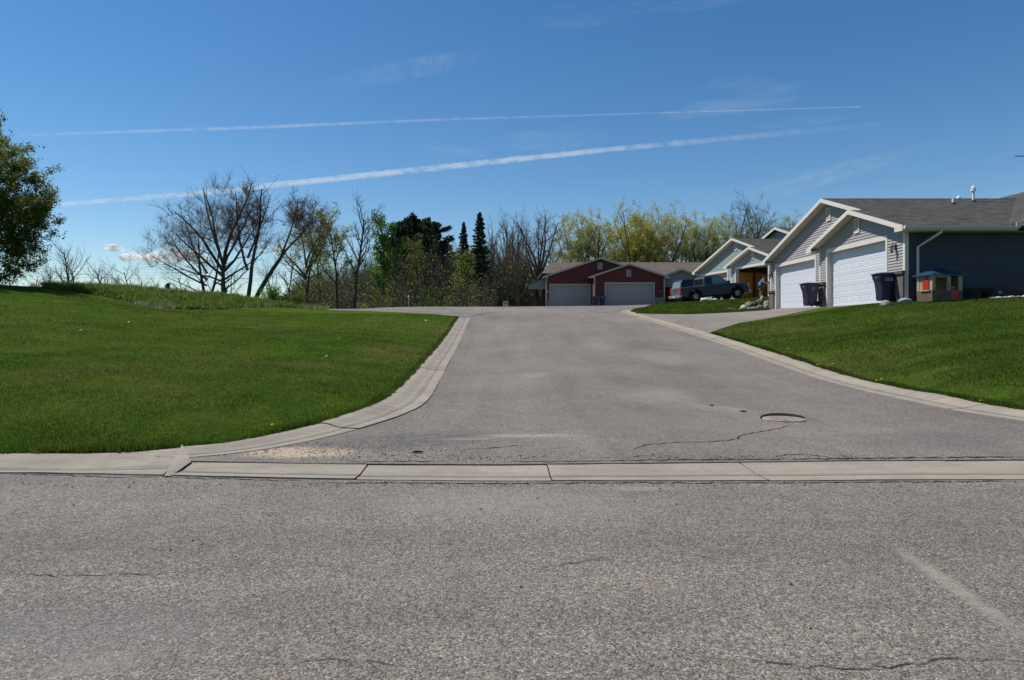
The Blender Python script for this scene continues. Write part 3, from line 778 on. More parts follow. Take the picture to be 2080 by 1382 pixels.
def lantern(parent, x, y, z, big=1.0):
    m = MB()
    m.box(x - .03, x, y - .05, y + .05, z - .10, z + .12, 0)
    m.tube([(x - .02, y, z + .08), (x - .10, y, z + .17), (x - .16, y, z + .12)], .012, 6, 0)
    m.lathe([(.001, .16), (.05, .11), (.085, .07), (.085, .055), (.02, .055)], (x - .16, y, z - .02), n=6, mi=0)
    m.lathe([(.068, .055), (.045, -.13)], (x - .16, y, z - .02), n=6, mi=1)
    for k in range(6):
        a = 2 * PI * k / 6
        m.tube([(x - .16 + .07 * math.cos(a), y + .07 * math.sin(a), z + .035), (x - .16 + .047 * math.cos(a), y + .047 * math.sin(a), z - .15)], .008, 4, 0)
    m.lathe([(.052, -.13), (.052, -.15), (.015, -.17), (.005, -.21)], (x - .16, y, z - .02), n=6, mi=0)
    return m.build('wall_lantern', [M['black'], M['glass_lamp']], parent)

def panel_door(parent, x, y0, y1, z0, z1, rows, cols, mat, recess=True):
    m = MB(); n = 0
    H = (z1 - z0) / rows; Wd = (y1 - y0) / cols
    for r in range(rows):
        zb, zt = z0 + r * H + .004, z0 + (r + 1) * H - .004
        for c in range(cols):
            ya, yb = y0 + c * Wd, y0 + (c + 1) * Wd
            o = [(ya, zb), (yb, zb), (yb, zt), (ya, zt)]
            if not recess:
                m.poly([(x, *q) for q in o]); continue
            iy, iz = .07, .085
            a = [(ya + iy, zb + iz), (yb - iy, zb + iz), (yb - iy, zt - iz), (ya + iy, zt - iz)]
            b = [(ya + iy + .022, zb + iz + .022), (yb - iy - .022, zb + iz + .022), (yb - iy - .022, zt - iz - .022), (ya + iy + .022, zt - iz - .022)]
            d = [(p[0] + (.016 if k in (0, 3) else -.016), p[1] + (.016 if k < 2 else -.016)) for k, p in enumerate(b)]
            lv = [[(x, *q) for q in o], [(x, *q) for q in a], [(x + .013, *q) for q in b], [(x + .003, *q) for q in d]]
            for i in range(3):
                for k in range(4):
                    m.quad(lv[i][k], lv[i][(k + 1) % 4], lv[i + 1][(k + 1) % 4], lv[i + 1][k])
            m.poly(lv[3])
        if r:      # gap between sections
            m.quad((x, y0, zb - .008), (x, y1, zb - .008), (x + .012, y1, zb - .004), (x + .012, y0, zb - .004)); m.quad((x + .012, y0, zb - .004), (x + .012, y1, zb - .004), (x, y1, zb), (x, y0, zb))
    m.box(x + .022, x + .05, y0, y1, z0, z1)
    m.box(x - .012, x + .02, y0 + .02, y1 - .02, z0 - .001, z0 + .012)
    return m.build('garage_door', mat, parent)

def louver(parent, x, y, z, w, h, mat):
    m = MB()
    m.box(x - .05, x, y - w / 2, y - w / 2 + .05, z, z + h); m.box(x - .05, x, y + w / 2 - .05, y + w / 2, z, z + h)
    m.box(x - .05, x, y - w / 2 + .05, y + w / 2 - .05, z, z + .05); m.box(x - .05, x, y - w / 2 + .05, y + w / 2 - .05, z + h - .05, z + h)
    o = m.build('gable_vent', mat, parent)
    s = MB(); k = 9; st = (h - .1) / k
    for i in range(k):
        zz = z + .05 + i * st
        s.hexa([(x - .045, y - w / 2 + .05, zz), (x - .01, y - w / 2 + .05, zz + st * .8), (x - .01, y + w / 2 - .05, zz + st * .8), (x - .045, y + w / 2 - .05, zz),
                (x - .045, y - w / 2 + .05, zz + .012), (x - .01, y - w / 2 + .05, zz + st * .8 + .012), (x - .01, y + w / 2 - .05, zz + st * .8 + .012), (x - .045, y + w / 2 - .05, zz + .012)])
    s.build('vent_slats', mat, o)
    return o

def garage_house(P):
    """twin-gabled garage block; local x = depth from the garage face (faces -x), y = along the front (to the left as seen), z up from the floor"""
    H = empty(P['name'], P['loc'], P['rz'], P['label'], 'house')
    m = P['mats']; sl = P['slope']
    ry, rz = P['ridge']              # main ridge y, z
    g2 = P['g2']                     # gable in front: y0, y1, centre
    yR = P['y_right']; yL = P['y_left']   # roof eave ends
    xr2, xr1 = -0.4, P['x1'] - 0.4
    zmain = lambda y: rz - sl * abs(y - ry)
    z2 = lambda y: zmain(g2[2]) - sl * abs(y - g2[2])
    th = 0.10
    d2, d1 = P['door2'], P['door1']; dh = P['dh']
    x1 = P['x1']
    # front wall of the projecting garage
    def f2(z):
        top = z2(g2[2]) - th - .02
        iv = []
        a, b = g2[0], g2[1]
        if z > z2(a) - th - .02: a = g2[2] - (top - z) / sl
        if z > z2(b) - th - .02: b = g2[2] + (top - z) / sl
        if b <= a: return []
        if z < dh + .18: return [(a, d2[0] - .13), (d2[1] + .13, b)]
        return [(a, b)]
    w = MB(); lap_wall(w, lambda s, z, o: (-o, s, z), Zs(.0, z2(g2[2]) - th - .02, f2), P['course'], P['lap'])
    w.build('front_wall', m['siding'], H)
    def f1(z):
        top = rz - th - .02
        a, b = P['w1']
        if z > zmain(a) - th - .02: a = ry - (top - z) / sl
        if z > zmain(b) - th - .02: b = ry + (top - z) / sl
        if b <= a: return []
        if z < dh + .18: return [(max(a, g2[1] - .3), d1[0] - .13), (d1[1] + .13, b)]
        return [(a, b)]
    w = MB(); lap_wall(w, lambda s, z, o: (x1 - o, s, z), Zs(.0, rz - th - .02, f1), P['course'], P['lap'])
    w.build('front_wall', m['siding'], H)
    w = MB()     # side walls: right (faces -y), the return of the front block (faces +y) and the left end
    zR = min(z2(g2[0]), zmain(yR + .5)) - th - .02
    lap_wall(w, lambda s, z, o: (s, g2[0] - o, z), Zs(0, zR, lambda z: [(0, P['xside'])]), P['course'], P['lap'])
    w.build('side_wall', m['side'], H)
    w = MB()
    lap_wall(w, lambda s, z, o: (s, g2[1] + o, z), Zs(0, z2(g2[1]) - th - .02, lambda z: [(0, x1)]), P['course'], P['lap'])
    w.build('side_wall', m['siding'], H)
    w = MB()
    lap_wall(w, lambda s, z, o: (s, P['w1'][1] + o, z), Zs(0, zmain(P['w1'][1]) - th - .02, lambda z: [(x1, P['depth'])]), P['course'], P['lap'])
    w.build('side_wall', m['siding'], H)
    w = MB(); w.poly([(P['depth'], yR + .5, 0), (P['depth'], yL - .5, 0), (P['depth'], yL - .5, zmain(yL - .5) - th), (P['depth'], ry, rz - th), (P['depth'], yR + .5, zmain(yR + .5) - th)])
    w.build('rear_wall', m['siding'], H)
    # roof slopes as slabs
    r = MB()
    def slab(pts):   # pts (x, y, z) outline, thickness th downwards
        r.prism([(a, b, c) for a, b, c in pts], (0, 0, -th), 0)
    dp = P['depth'] + .4
    slab([(xr1, ry, rz), (dp, ry, rz), (dp, yR, zmain(yR)), (xr2, yR, zmain(yR)), (xr2, g2[2], zmain(g2[2])), (xr1, g2[2], zmain(g2[2]))])
    slab([(xr1, ry, rz), (xr1, yL, zmain(yL)), (dp, yL, zmain(yL)), (dp, ry, rz)])
    yl2 = g2[1] + (g2[0] - yR)
    slab([(xr2, g2[2], zmain(g2[2])), (xr2, yl2, z2(yl2)), (x1 + .0, yl2, z2(yl2)), (x1 + .0, g2[2], zmain(g2[2]))])
    r.prism([(xr1 + .02, ry - .12, rz - .12 * sl + .012), (xr1 + .02, ry, rz + .022), (xr1 + .02, ry + .12, rz - .12 * sl + .012)], (dp - xr1 - .04, 0, 0), 0)   # ridge cap
    r.build('roof', m['roof'], H)
    # rake boards, their end boxes, soffits
    fw = 0.175
    fb = MB()
    def rake(x, ya, za, yb, zb):
        fb.hexa([(x - .03, ya, za - fw), (x - .004, ya, za - fw), (x - .004, yb, zb - fw), (x - .03, yb, zb - fw), (x - .03, ya, za + .012), (x - .004, ya, za + .012), (x - .004, yb, zb + .012), (x - .03, yb, zb + .012)])
    rake(xr1, ry, rz, yL, zmain(yL)); rake(xr1, ry, rz, g2[2] + .1, zmain(g2[2] + .1))
    rake(xr2, g2[2], zmain(g2[2]), yR, zmain(yR)); rake(xr2, g2[2], zmain(g2[2]), yl2, z2(yl2))
    for (x, y, zz, s, xw) in ((xr1, yL, zmain(yL), -1, x1), (xr2, yR, zmain(yR), 1, 0.0), (xr2, yl2, z2(yl2), -1, 0.0)):
        yi = y + s * .52
        fb.hexa([(x - .028, y, zz - fw - .001), (xw - .03, y, zz - fw - .001), (xw - .03, yi, zz - fw - .001), (x - .028, yi, zz - fw - .001),
                 (x - .028, y, zz - fw + .09), (xw - .03, y, zz - fw + .09), (xw - .03, yi, zz - fw + .09 + .0), (x - .028, yi, zz - fw + .09)])
        fb.prism([(x - .027, y + s * .0, zz - fw), (x - .027, yi, zz - fw), (x - .027, yi, zz + .52 * sl - fw * .9)], (.024, 0, 0))
    fb.build('rake_board', m['trim'], H)
    sf_ = MB()
    def soffit(xa, xb, ya, za, yb, zb):
        sf_.quad((xa, ya, za - th - .03), (xb, ya, za - th - .03), (xb, yb, zb - th - .03), (xa, yb, zb - th - .03))
    soffit(xr1, x1, ry, rz, yL, zmain(yL)); soffit(xr1, x1, ry, rz, g2[2], zmain(g2[2])); soffit(xr2, 0, g2[2], zmain(g2[2]), yR, zmain(yR)); soffit(xr2, 0, g2[2], zmain(g2[2]), yl2, z2(yl2))
    sf_.quad((xr2, yR + .03, zmain(yR) - fw), (dp, yR + .03, zmain(yR) - fw), (dp, g2[0], zmain(yR) - fw), (xr2, g2[0], zmain(yR) - fw))
    sf_.build('soffit', m['trim'], H)
    gu = MB()      # eave gutter on the right side
    zz = zmain(yR)
    prof = [(0, -.02), (-.11, 0.0), (-.12, -.05), (-.08, -.13), (0, -.13)]
    gu.prism([(xr2 + .0, yR + p[0], zz + p[1]) for p in prof], (P['gutter_to'] - xr2, 0, 0))
    g_o = gu.build('gutter', m['trim'], H)
    ef = MB(); ef.box(xr2 + .01, P['gutter_to'], yR + .004, yR + .03, zz - fw, zz - .03); ef.build('eave_board', m['trim'], H)
    ds = MB()
    xd = P.get('xdown', .42)
    pts = [(xd + .55, yR - .03, zz - .12), (xd + .55, yR + .0, zz - .24), (xd, g2[0] - .07, zz - .72), (xd, g2[0] - .07, .25), (xd - .04, g2[0] - .2, .06)]
    ds.tube(pts, .05, 6)
    ds.build('downspout', m['trim'], H)
    # door openings
    for (x, d, closed, mat) in ((0.0, d2, P['closed2'], m['door2']), (x1, d1, True, m['door1'])):
        t = MB(); rc = .2
        t.box(x - .035, x + .0, d[0] - .13, d[0], 0, dh + .18); t.box(x - .035, x + .0, d[1], d[1] + .13, 0, dh + .18)
        t.box(x - .038, x + .0, d[0] + .0, d[1] - .0, dh, dh + .18)
        t.box(x, x + rc + .06, d[0] - .06, d[0], 0, dh + .05); t.box(x, x + rc + .06, d[1], d[1] + .06, 0, dh + .05); t.box(x, x + rc + .06, d[0], d[1], dh, dh + .05)
        t.build('door_casing', m['trim'], H)
        if closed: panel_door(H, x + rc, d[0], d[1], 0, dh, P['rows'], P['cols'], mat, P.get('raised', True))
        else:
            t = MB(); xa, xb = x + .27, x + 6.0; ya, yb = g2[0] + .1, g2[1] - .1
            t.quad((xa, ya, .0), (xb, ya, .0), (xb, ya, 2.9), (xa, ya, 2.9)); t.quad((xa, yb, 0), (xb, yb, 0), (xb, yb, 2.9), (xa, yb, 2.9)); t.quad((xb, ya, 0), (xb, yb, 0), (xb, yb, 2.9), (xb, ya, 2.9)); t.quad((xa, ya, 2.75), (xb, ya, 2.75), (xb, yb, 2.75), (xa, yb, 2.75))
            t.quad((xa - .27, ya, .0), (xb, ya, .0), (xb, yb, 0), (xa - .27, yb, 0))
            t.build('garage_interior', M['inner'], H)
            for (xx, k) in ((.95, 0), (2.55, 1)):
                c = MB(); c.box(xx - .62, xx + .62, yb - .5, yb - .02, .1, 2.2); c.box(xx - .57, xx - .02, yb - .525, yb - .501, .16, 2.14); c.box(xx + .02, xx + .57, yb - .525, yb - .501, .16, 2.14)
                c.build('cabinet', M['wood'], H)
            c = MB(); c.box(xa + .3, xb - 2, d[0] + .2, d[1] - .3, dh + .16, dh + .20)
            c.build('garage_door', m['door2'], H)
    # corner boards
    for (x, y, zt) in ((0, g2[0], z2(g2[0]) - th), (0, g2[1], z2(g2[1]) - th), (x1, P['w1'][1], zmain(P['w1'][1]) - th)):
        s = 1 if y == g2[0] else -1
        cb = MB(); cb.box(x - .036, x + .0, y - s * .036, y + s * .10, 0.1, zt - .05); cb.box(x + .0, x + .10, y - s * .036, y, 0.1, zt - .05)
        cb.build('corner_board', m['trim'], H)
    for (x, y, z, wd, h) in P['vents']: louver(H, x - P['lap'] * .5, y, z, wd, h, m['trim'])
    for (x, ya, yb) in P['piers']:
        b = MB(); b.box(x - .10, x - .036, ya, yb, .14, P['pier_h'])
        po = b.build('brick_wainscot', m['brick'], H)
        c = MB(); c.box(x - .16, x - .036, ya - .05, yb + .05, P['pier_h'] + .0, P['pier_h'] + .11); c.build('cap_stone', m['cap'], po)
        c = MB(); c.box(x - .075, x - .02, ya + .01, yb - .01, -.25, .14); c.build('footing', M['concrete_base'], po)
    for (x, y, z) in P['lamps']: lantern(H, x - .03, y, z)
    return H

M['side_shade'] = siding('siding_side_shade', (0.050, 0.053, 0.062))  # guessed dark siding, with the side wall's deep shade put into its colour
M['sid_grey'] = siding('siding_light_grey', (0.295, 0.287, 0.28))
M['sid_green'] = siding('siding_pale_green_grey', (0.255, 0.295, 0.285))
M['sid_red'] = siding('siding_dark_red', (0.115, 0.025, 0.021))
M['sid_taupe'] = siding('siding_taupe', (0.27, 0.25, 0.23))
M['roof_grey'] = shingle('shingles_charcoal', (0.024, 0.023, 0.023), (0.100, 0.095, 0.088))
M['roof_brown'] = shingle('shingles_brown', (0.075, 0.058, 0.048), (0.150, 0.118, 0.098))
M['brick'] = brickmat('brick_dark', (0.10, 0.082, 0.075), (0.16, 0.125, 0.11), (0.19, 0.18, 0.17))
M['cap'] = plain('cap_stone', (0.085, 0.078, 0.072), 0.8, 0.2)
M['stone_pale'] = brickmat('stone_pale', (0.22, 0.22, 0.21), (0.30, 0.29, 0.27), (0.2, 0.2, 0.19), 0.3, 0.12)
base = dict(slope=.3167, ridge=(3.75, 5.12), g2=(-3.3, 3.4, .05), y_right=-3.85, y_left=11.05, x1=.6, w1=(-3.0, 10.75), door2=(-2.05, 2.65), door1=(5.2, 9.95),
            dh=2.42, course=.112, lap=.029, depth=14, xside=9.0, gutter_to=3.75, closed2=True, rows=5, cols=8,
            vents=[(0, .05, 2.98, .42, .62), (.6, 3.75, 4.08, .42, .62)], piers=[(0, 2.83, 3.41), (0, -3.31, -2.20), (.6, 10.12, 10.77)], pier_h=1.02,
            lamps=[(0, -2.75, 2.05), (.6, 10.42, 2.0)])
A = dict(base); A.update(name='garage_house', loc=(15.0, 28.55, 2.35), rz=0.0, label='light grey sided house with two white panelled garage doors, nearest on the right',
         mats=dict(siding=M['sid_grey'], side=M['side_shade'], roof=M['roof_grey'], trim=M['white'], door1=M['door_white'], door2=M['door_white'], brick=M['brick'], cap=M['cap']))
HA = garage_house(A)
# cross wing at the right end of the near house
wg = MB(); xe, pe, ya, yb, xrg = 3.6, .40, -3.95, 7.6, 11.0
zp = lambda x: 2.80 + pe * (x - xe)
wg.prism([(xe, ya, zp(xe)), (xrg, ya, zp(xrg)), (xrg, yb, zp(xrg)), (xe, yb, zp(xe))], (0, 0, -.1))
wg.prism([(xrg, ya, zp(xrg)), (2 * xrg - xe, ya, zp(xe)), (2 * xrg - xe, yb, zp(xe)), (xrg, yb, zp(xrg))], (0, 0, -.1))
wg.build('wing_roof', M['roof_grey'], HA)
wg = MB()
for s, xa, xb in ((1, xe, xrg), (1, 2 * xrg - xe, xrg)):
    wg.hexa([(xa, ya - .03, zp(xe) - .2), (xb, ya - .03, zp(xrg) - .2), (xb, ya - .004, zp(xrg) - .2), (xa, ya - .004, zp(xe) - .2), (xa, ya - .03, zp(xe) + .012), (xb, ya - .03, zp(xrg) + .012), (xb, ya - .004, zp(xrg) + .012), (xa, ya - .004, zp(xe) + .012)])
wg.quad((xe, ya, zp(xe) - .14), (xrg, ya, zp(xrg) - .14), (xrg, -3.3, zp(xrg) - .14), (xe, -3.3, zp(xe) - .14))
wg.build('wing_rake_board', M['white'], HA)
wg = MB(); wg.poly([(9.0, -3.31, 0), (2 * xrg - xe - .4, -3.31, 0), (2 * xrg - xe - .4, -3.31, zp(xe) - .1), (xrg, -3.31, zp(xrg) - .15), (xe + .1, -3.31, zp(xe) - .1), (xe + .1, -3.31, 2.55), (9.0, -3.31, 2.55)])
wg.build('wing_wall', M['side_shade'], HA)
# roof vent pipes
for (px, py, Y, h, big) in ((1936, 404, 30.5, .24, 0), (1947, 402, 33.2, .36, 1), (1977, 404, 31.3, .48, 1)):
    q = W(px, py, Y) - Vector(A['loc']); zr = 5.12 - .3167 * abs(q.y - 3.75)
    v = MB()
    v.lathe([(.12, -.06), (.10, .04), (.055, .06)], (q.x, q.y, zr), n=12, mi=1)
    v.lathe([(.05, 0), (.05, h)], (q.x, q.y, zr), n=12)
    if big: v.lathe([(.05, h - .02), (.11, h), (.11, h + .06), (.07, h + .09), (.10, h + .11), (.09, h + .17), (.03, h + .22), (.01, h + .27)], (q.x, q.y, zr), n=14)
    v.build('vent_pipe', [M['pipe'], M['black']], HA, smooth=True)
# television aerial on its mast over the right end of the roof
an = MB(); p0 = W(2062, 317, 30.0); p1 = W(2330, 330, 32.0)
AN = empty('television_antenna', (p1.x - 1.6, 31.2, 6.8), 0, 'thin metal television antenna reaching in above the right end of the roof', 'antenna')
mm = MB(); mm.tube([(0, 0, -.3), (0, 0, 2.25)], .02, 8); mm.build('mast', M['steel'], AN)
mm = MB(); loc = Vector((p1.x - 1.6, 31.2, 6.8)); a0 = p0 - loc; a1 = Vector((1.2, .4, a0.z + .02)); mm.tube([a0, a1], .016, 6); mm.build('boom', M['black'], AN)
mm = MB()
for k in range(9):
    c = a0.lerp(a1, .03 + k / 9.5); L = .62 + .09 * k
    dvec = Vector((-.92, -.35, -.30)).normalized()
    mm.tube([c + dvec * L, c - dvec * L], .006, 5)
mm.build('elements', M['steel'], AN)
# second house further up the hill
B = dict(base); B.update(name='garage_house', rz=R(9.8), label='pale green-grey house with an open garage door behind the pickup truck', closed2=False, raised=False,
         mats=dict(siding=M['sid_green'], side=M['sid_green'], roof=M['roof_grey'], trim=M['white'], door1=M['sid_taupe'], door2=M['door_white'], brick=M['brick'], cap=M['cap']))
rk = W(1519.7, 501.3, 53.0)
c_, s_ = math.cos(R(9.8)), math.sin(R(9.8)); lx, ly = -.43, .05
B['loc'] = (rk.x - (lx * c_ - ly * s_), rk.y - (lx * s_ + ly * c_), rk.z - 3.965)
HB = garage_house(B)
ug = MB()       # taller gable further back on the same house
gy, gz = 5.2, 6.35; gx = 5.0
ug.prism([(gx, gy, gz), (gx, gy + 4.2, gz - 1.4), (gx + 8, gy + 4.2, gz - 1.4), (gx + 8, gy, gz)], (0, 0, -.1)); ug.prism([(gx, gy, gz), (gx, gy - 4.2, gz - 1.4), (gx + 8, gy - 4.2, gz - 1.4), (gx + 8, gy, gz)], (0, 0, -.1))
ug.build('upper_roof', M['roof_grey'], HB)
ug = MB()
for s in (1, -1): ug.hexa([(gx - .03, gy, gz - .2), (gx - .004, gy, gz - .2), (gx - .004, gy + s * 4.2, gz - 1.6), (gx - .03, gy + s * 4.2, gz - 1.6), (gx - .03, gy, gz + .012), (gx - .004, gy, gz + .012), (gx - .004, gy + s * 4.2, gz - 1.388), (gx - .03, gy + s * 4.2, gz - 1.388)])
ug.build('upper_rake_board', M['white'], HB)
ug = MB()
lap_wall(ug, lambda s, z, o: (gx + .45 - o, s, z), Zs(4.0, gz - .13, lambda z: [(gy - min(3.9, (gz - .13 - z) * 3), gy + min(3.9, (gz - .13 - z) * 3))]), .115, .02)
ug.build('upper_gable_wall', M['sid_green'], HB)
# red house across the end of the street: faces the camera
C = dict(base); C.update(name='garage_house', loc=(13.3, 70.4, 3.45), rz=R(90), label='dark red house with two grey garage doors at the end of the street',
         slope=.33, ridge=(2.6, 5.42), g2=(-3.7, 3.55, 0.0), y_right=-4.15, y_left=8.7, x1=2.4, w1=(-3.4, 8.35), door2=(-2.55, 2.35), door1=(3.72, 8.0 - .12), dh=2.45,
         xside=6.0, gutter_to=6.2, depth=9, raised=False, rows=5, cols=8, vents=[(0, 0, 3.22, .5, .68), (2.4, 2.6, 4.18, .52, .70)], piers=[(0, -3.72, -2.72), (0, 2.55, 3.56), (2.4, 8.02, 8.37)], pier_h=.95,
         lamps=[(0, -3.2, 1.75), (2.4, 8.18, 1.75)], lap=.016,
         mats=dict(siding=M['sid_red'], side=M['sid_red'], roof=M['roof_brown'], trim=M['grey_trim'], door1=M['door_grey'], door2=M['door_grey'], brick=M['stone_pale'], cap=M['stone_pale']))
HC_ = garage_house(C)
def loc_red(px, py, Y):     # photo pixel at depth Y -> local coordinates of the red house (local x = world y, local y = -world x)
    q = W(px, py, Y) - Vector(C['loc']); return (q.y, -q.x, q.z)
mb_ = MB()      # main body behind, ridge parallel to the street
eR = loc_red(1450, 533, 79); eL = loc_red(1119, 548.5, 79)
zr_, yr_r, yr_l = eR[2], eR[1] - 3, eL[1]
xrd = 8.6; drop = .33 * 6.6; ys_ = -3.3; xl_ = 3.5; dl_ = .33 * (xrd - xl_)
mb_.prism([(xrd, ys_, zr_), (xrd, yr_r, zr_), (xrd - 6.6, yr_r, zr_ - drop), (xrd - 6.6, ys_, zr_ - drop)], (0, 0, -.1))
mb_.prism([(xrd, yr_l, zr_), (xrd, ys_, zr_), (xl_, ys_, zr_ - dl_), (xl_, yr_l + 1.4, zr_ - dl_)], (0, 0, -.1))
mb_.prism([(xrd, yr_l, zr_), (xrd, yr_r, zr_), (xrd + 6.6, yr_r, zr_ - drop), (xrd + 6.6, yr_l + 2.0, zr_ - drop)], (0, 0, -.1))
mb_.prism([(xrd, yr_l, zr_), (xl_, yr_l + 1.4, zr_ - dl_), (xrd + 6.6, yr_l + 1.4, zr_ - dl_)], (0, 0, -.1))
mb_.build('main_roof', M['roof_brown'], HC_)
mb_ = MB(); lap_wall(mb_, lambda s, z, o: (2.6 - o, s, z), Zs(-.1, zr_ - drop - .1, lambda z: [(yr_r + .5, -3.7)]), .115, .016)
mb_.build('recessed_wall', M['sid_red'], HC_)
# right wing gable in taupe
pk = loc_red(1385, 546, 71.0); wr = MB(); s33 = .36
wr.prism([pk, (pk[0], pk[1] + 2.2, pk[2] - 2.2 * s33), (pk[0] + 6, pk[1] + 2.2, pk[2] - 2.2 * s33), (pk[0] + 6, pk[1], pk[2])], (0, 0, -.1))
wr.prism([pk, (pk[0], pk[1] - 2.6, pk[2] - 2.6 * s33), (pk[0] + 6, pk[1] - 2.6, pk[2] - 2.6 * s33), (pk[0] + 6, pk[1], pk[2])], (0, 0, -.1))
wr.build('wing_roof', M['roof_brown'], HC_)
wr = MB()
for s, L in ((1, 2.2), (-1, 2.6)): wr.hexa([(pk[0] - .03, pk[1], pk[2] - .2), (pk[0] - .004, pk[1], pk[2] - .2), (pk[0] - .004, pk[1] + s * L, pk[2] - .2 - L * s33), (pk[0] - .03, pk[1] + s * L, pk[2] - .2 - L * s33), (pk[0] - .03, pk[1], pk[2] + .01), (pk[0] - .004, pk[1], pk[2] + .01), (pk[0] - .004, pk[1] + s * L, pk[2] + .01 - L * s33), (pk[0] - .03, pk[1] + s * L, pk[2] + .01 - L * s33)])
wr.build('wing_rake_board', M['grey_trim'], HC_)
wr = MB(); lap_wall(wr, lambda s, z, o: (pk[0] + .4 - o, s, z), Zs(2.2, pk[2] - .12, lambda z: [(pk[1] - min(2.3, (pk[2] - .12 - z) / s33), pk[1] + min(1.9, (pk[2] - .12 - z) / s33))]), .115, .016)
wr.build('wing_gable_wall', M['sid_taupe'], HC_)
# left porch
pk = loc_red(1109, 560.5, 74.0); pr = MB()
pr.prism([pk, (pk[0], pk[1] + 2.0, pk[2] - .95), (pk[0] + 5, pk[1] + 2.0, pk[2] - .95), (pk[0] + 5, pk[1], pk[2])], (0, 0, -.1))
pr.prism([pk, (pk[0], pk[1] - 1.2, pk[2] - .57), (pk[0] + 5, pk[1] - 1.2, pk[2] - .57), (pk[0] + 5, pk[1], pk[2])], (0, 0, -.1))
pr.build('porch_roof', M['roof_brown'], HC_)
pr = MB(); pr.poly([(pk[0] + .05, pk[1] + 1.9, pk[2] - .97), (pk[0] + .05, pk[1], pk[2] - .1), (pk[0] + .05, pk[1] - 1.2, pk[2] - .67), (pk[0] + .05, pk[1] - 1.2, pk[2] - 1.25), (pk[0] + .05, pk[1] + 1.9, pk[2] - 1.25)])
pr.box(pk[0] - .03, pk[0] + .04, pk[1] - 1.2, pk[1] + 1.9, pk[2] - 1.45, pk[2] - 1.2)
pr.build('porch_gable', M['sid_taupe'], HC_)
pr = MB(); ps = loc_red(1085, 600, 74.2)
pr.box(ps[0] - .09, ps[0] + .09, ps[1] - .14, ps[1] + .14, -.6, pk[2] - 1.4)
pr.build('porch_post', M['sid_red'], HC_)
pr = MB(); pr.box(ps[0] - .03, ps[0] + .03, ps[1] - 1.25, ps[1], .55, .64)
for k in range(6): pr.box(ps[0] - .015, ps[0] + .015, ps[1] - .2 - .18 * k, ps[1] - .17 - .18 * k, -.1, .55)
pr.build('porch_railing', M['black'], HC_)
pr = MB(); pr.box(ps[0] - .02, ps[0] + 3.4, 8.36, 8.5, -.1, 2.6); pr.build('porch_wall', M['sid_red'], HC_)
# ------------------------------------------------------------------ things in the place
M['navy'] = plain('bin_navy_plastic', (0.012, 0.016, 0.050), 0.42, 0.4, var=0.15)
M['print'] = plain('print_white', (0.55, 0.57, 0.60), 0.6, 0.2)
M['rubber'] = plain('rubber', (0.014, 0.014, 0.014), 0.85, 0.2)
M['rock'] = plain('rock_grey', (0.24, 0.225, 0.20), 0.9, 0.2, var=0.45, scale=4)
M['rock_pink'] = plain('rock_pink', (0.30, 0.215, 0.175), 0.9, 0.2, var=0.35, scale=4)
M['rock_dark'] = plain('rock_dark', (0.11, 0.10, 0.09), 0.9, 0.2, var=0.4, scale=4)
M['rock_pale'] = plain('rock_pale', (0.46, 0.44, 0.42), 0.9, 0.2, var=0.25, scale=4)

def wheelie_bin(loc, rz, label, mark=None, group='navy wheeled bins'):
    """front (curved, with the lid's lip) faces local -x"""
    B_ = empty('wheeled_bin', loc, rz, label, 'bin', group)
    b = MB()
    rows = [(.03, -.20, .22, .205), (.45, -.235, .255, .235), (.72, -.262, .275, .255), (.80, -.29, .285, .268), (.88, -.325, .29, .278), (1.0, -.335, .295, .285), (1.0, -.355, .31, .30), (1.03, -.355, .31, .30)]
    vs = []; fs = []
    for z, x0, x1, hy in rows:
        r = .05
        for (cx_, cy_, a0) in ((x1 - r, hy - r, 0), (x0 + r, hy - r, 90), (x0 + r, -hy + r, 180), (x1 - r, -hy + r, 270)):
            for k in range(4):
                a = R(a0 + 30 * k); vs.append((cx_ + r * math.cos(a), cy_ + r * math.sin(a), z))
    n = 16
    for i in range(len(rows) - 1):
        for k in range(n): fs.append((i * n + k, i * n + (k + 1) % n, (i + 1) * n + (k + 1) % n, (i + 1) * n + k))
    fs.append(tuple(range(n - 1, -1, -1))); fs.append(tuple(range((len(rows) - 1) * n, len(rows) * n)))
    b.add(vs, fs)
    for y in (-.16, .16): b.box(-.225, -.19, y - .02, y + .02, .1, .62)      # ribs
    b.build('bin_body', M['navy'], B_, smooth=True, angle=30)
    l = MB()
    l.hexa([(-.385, -.315, 1.035), (.33, -.315, 1.035), (.33, .315, 1.035), (-.385, .315, 1.035), (-.37, -.30, 1.06), (.31, -.30, 1.075), (.31, .30, 1.075), (-.37, .30, 1.06)])
    l.hexa([(-.30, -.24, 1.061), (.26, -.24, 1.061), (.26, .24, 1.061), (-.30, .24, 1.061), (-.22, -.17, 1.10), (.18, -.17, 1.105), (.18, .17, 1.105), (-.22, .17, 1.10)])
    l.box(-.41, -.385, -.12, .12, 1.02, 1.05)
    l.build('lid', M['navy'], B_, bevel=.008)
    h = MB(); h.tube([(.30, -.24, .96), (.37, -.22, 1.0), (.37, .22, 1.0), (.30, .24, .96)], .016, 8); h.build('handle', M['navy'], B_, smooth=True)
    for y in (-.24, .24):
        w = MB(); w.lathe([(.03, -.028), (.10, -.028), (.125, -.018), (.125, .018), (.10, .028), (.03, .028)], (.23, y, .125), 'Y', 18); w.build('wheel', M['rubber'], B_, smooth=True)
    s = MB(); s.hexa([(-.338, -.10, .90), (-.333, -.10, .90), (-.333, .02, .90), (-.338, .02, .90), (-.339, -.10, .935), (-.334, -.10, .935), (-.334, .02, .935), (-.339, .02, .935)]); s.build('label_plate', M['print'], B_)
    return B_
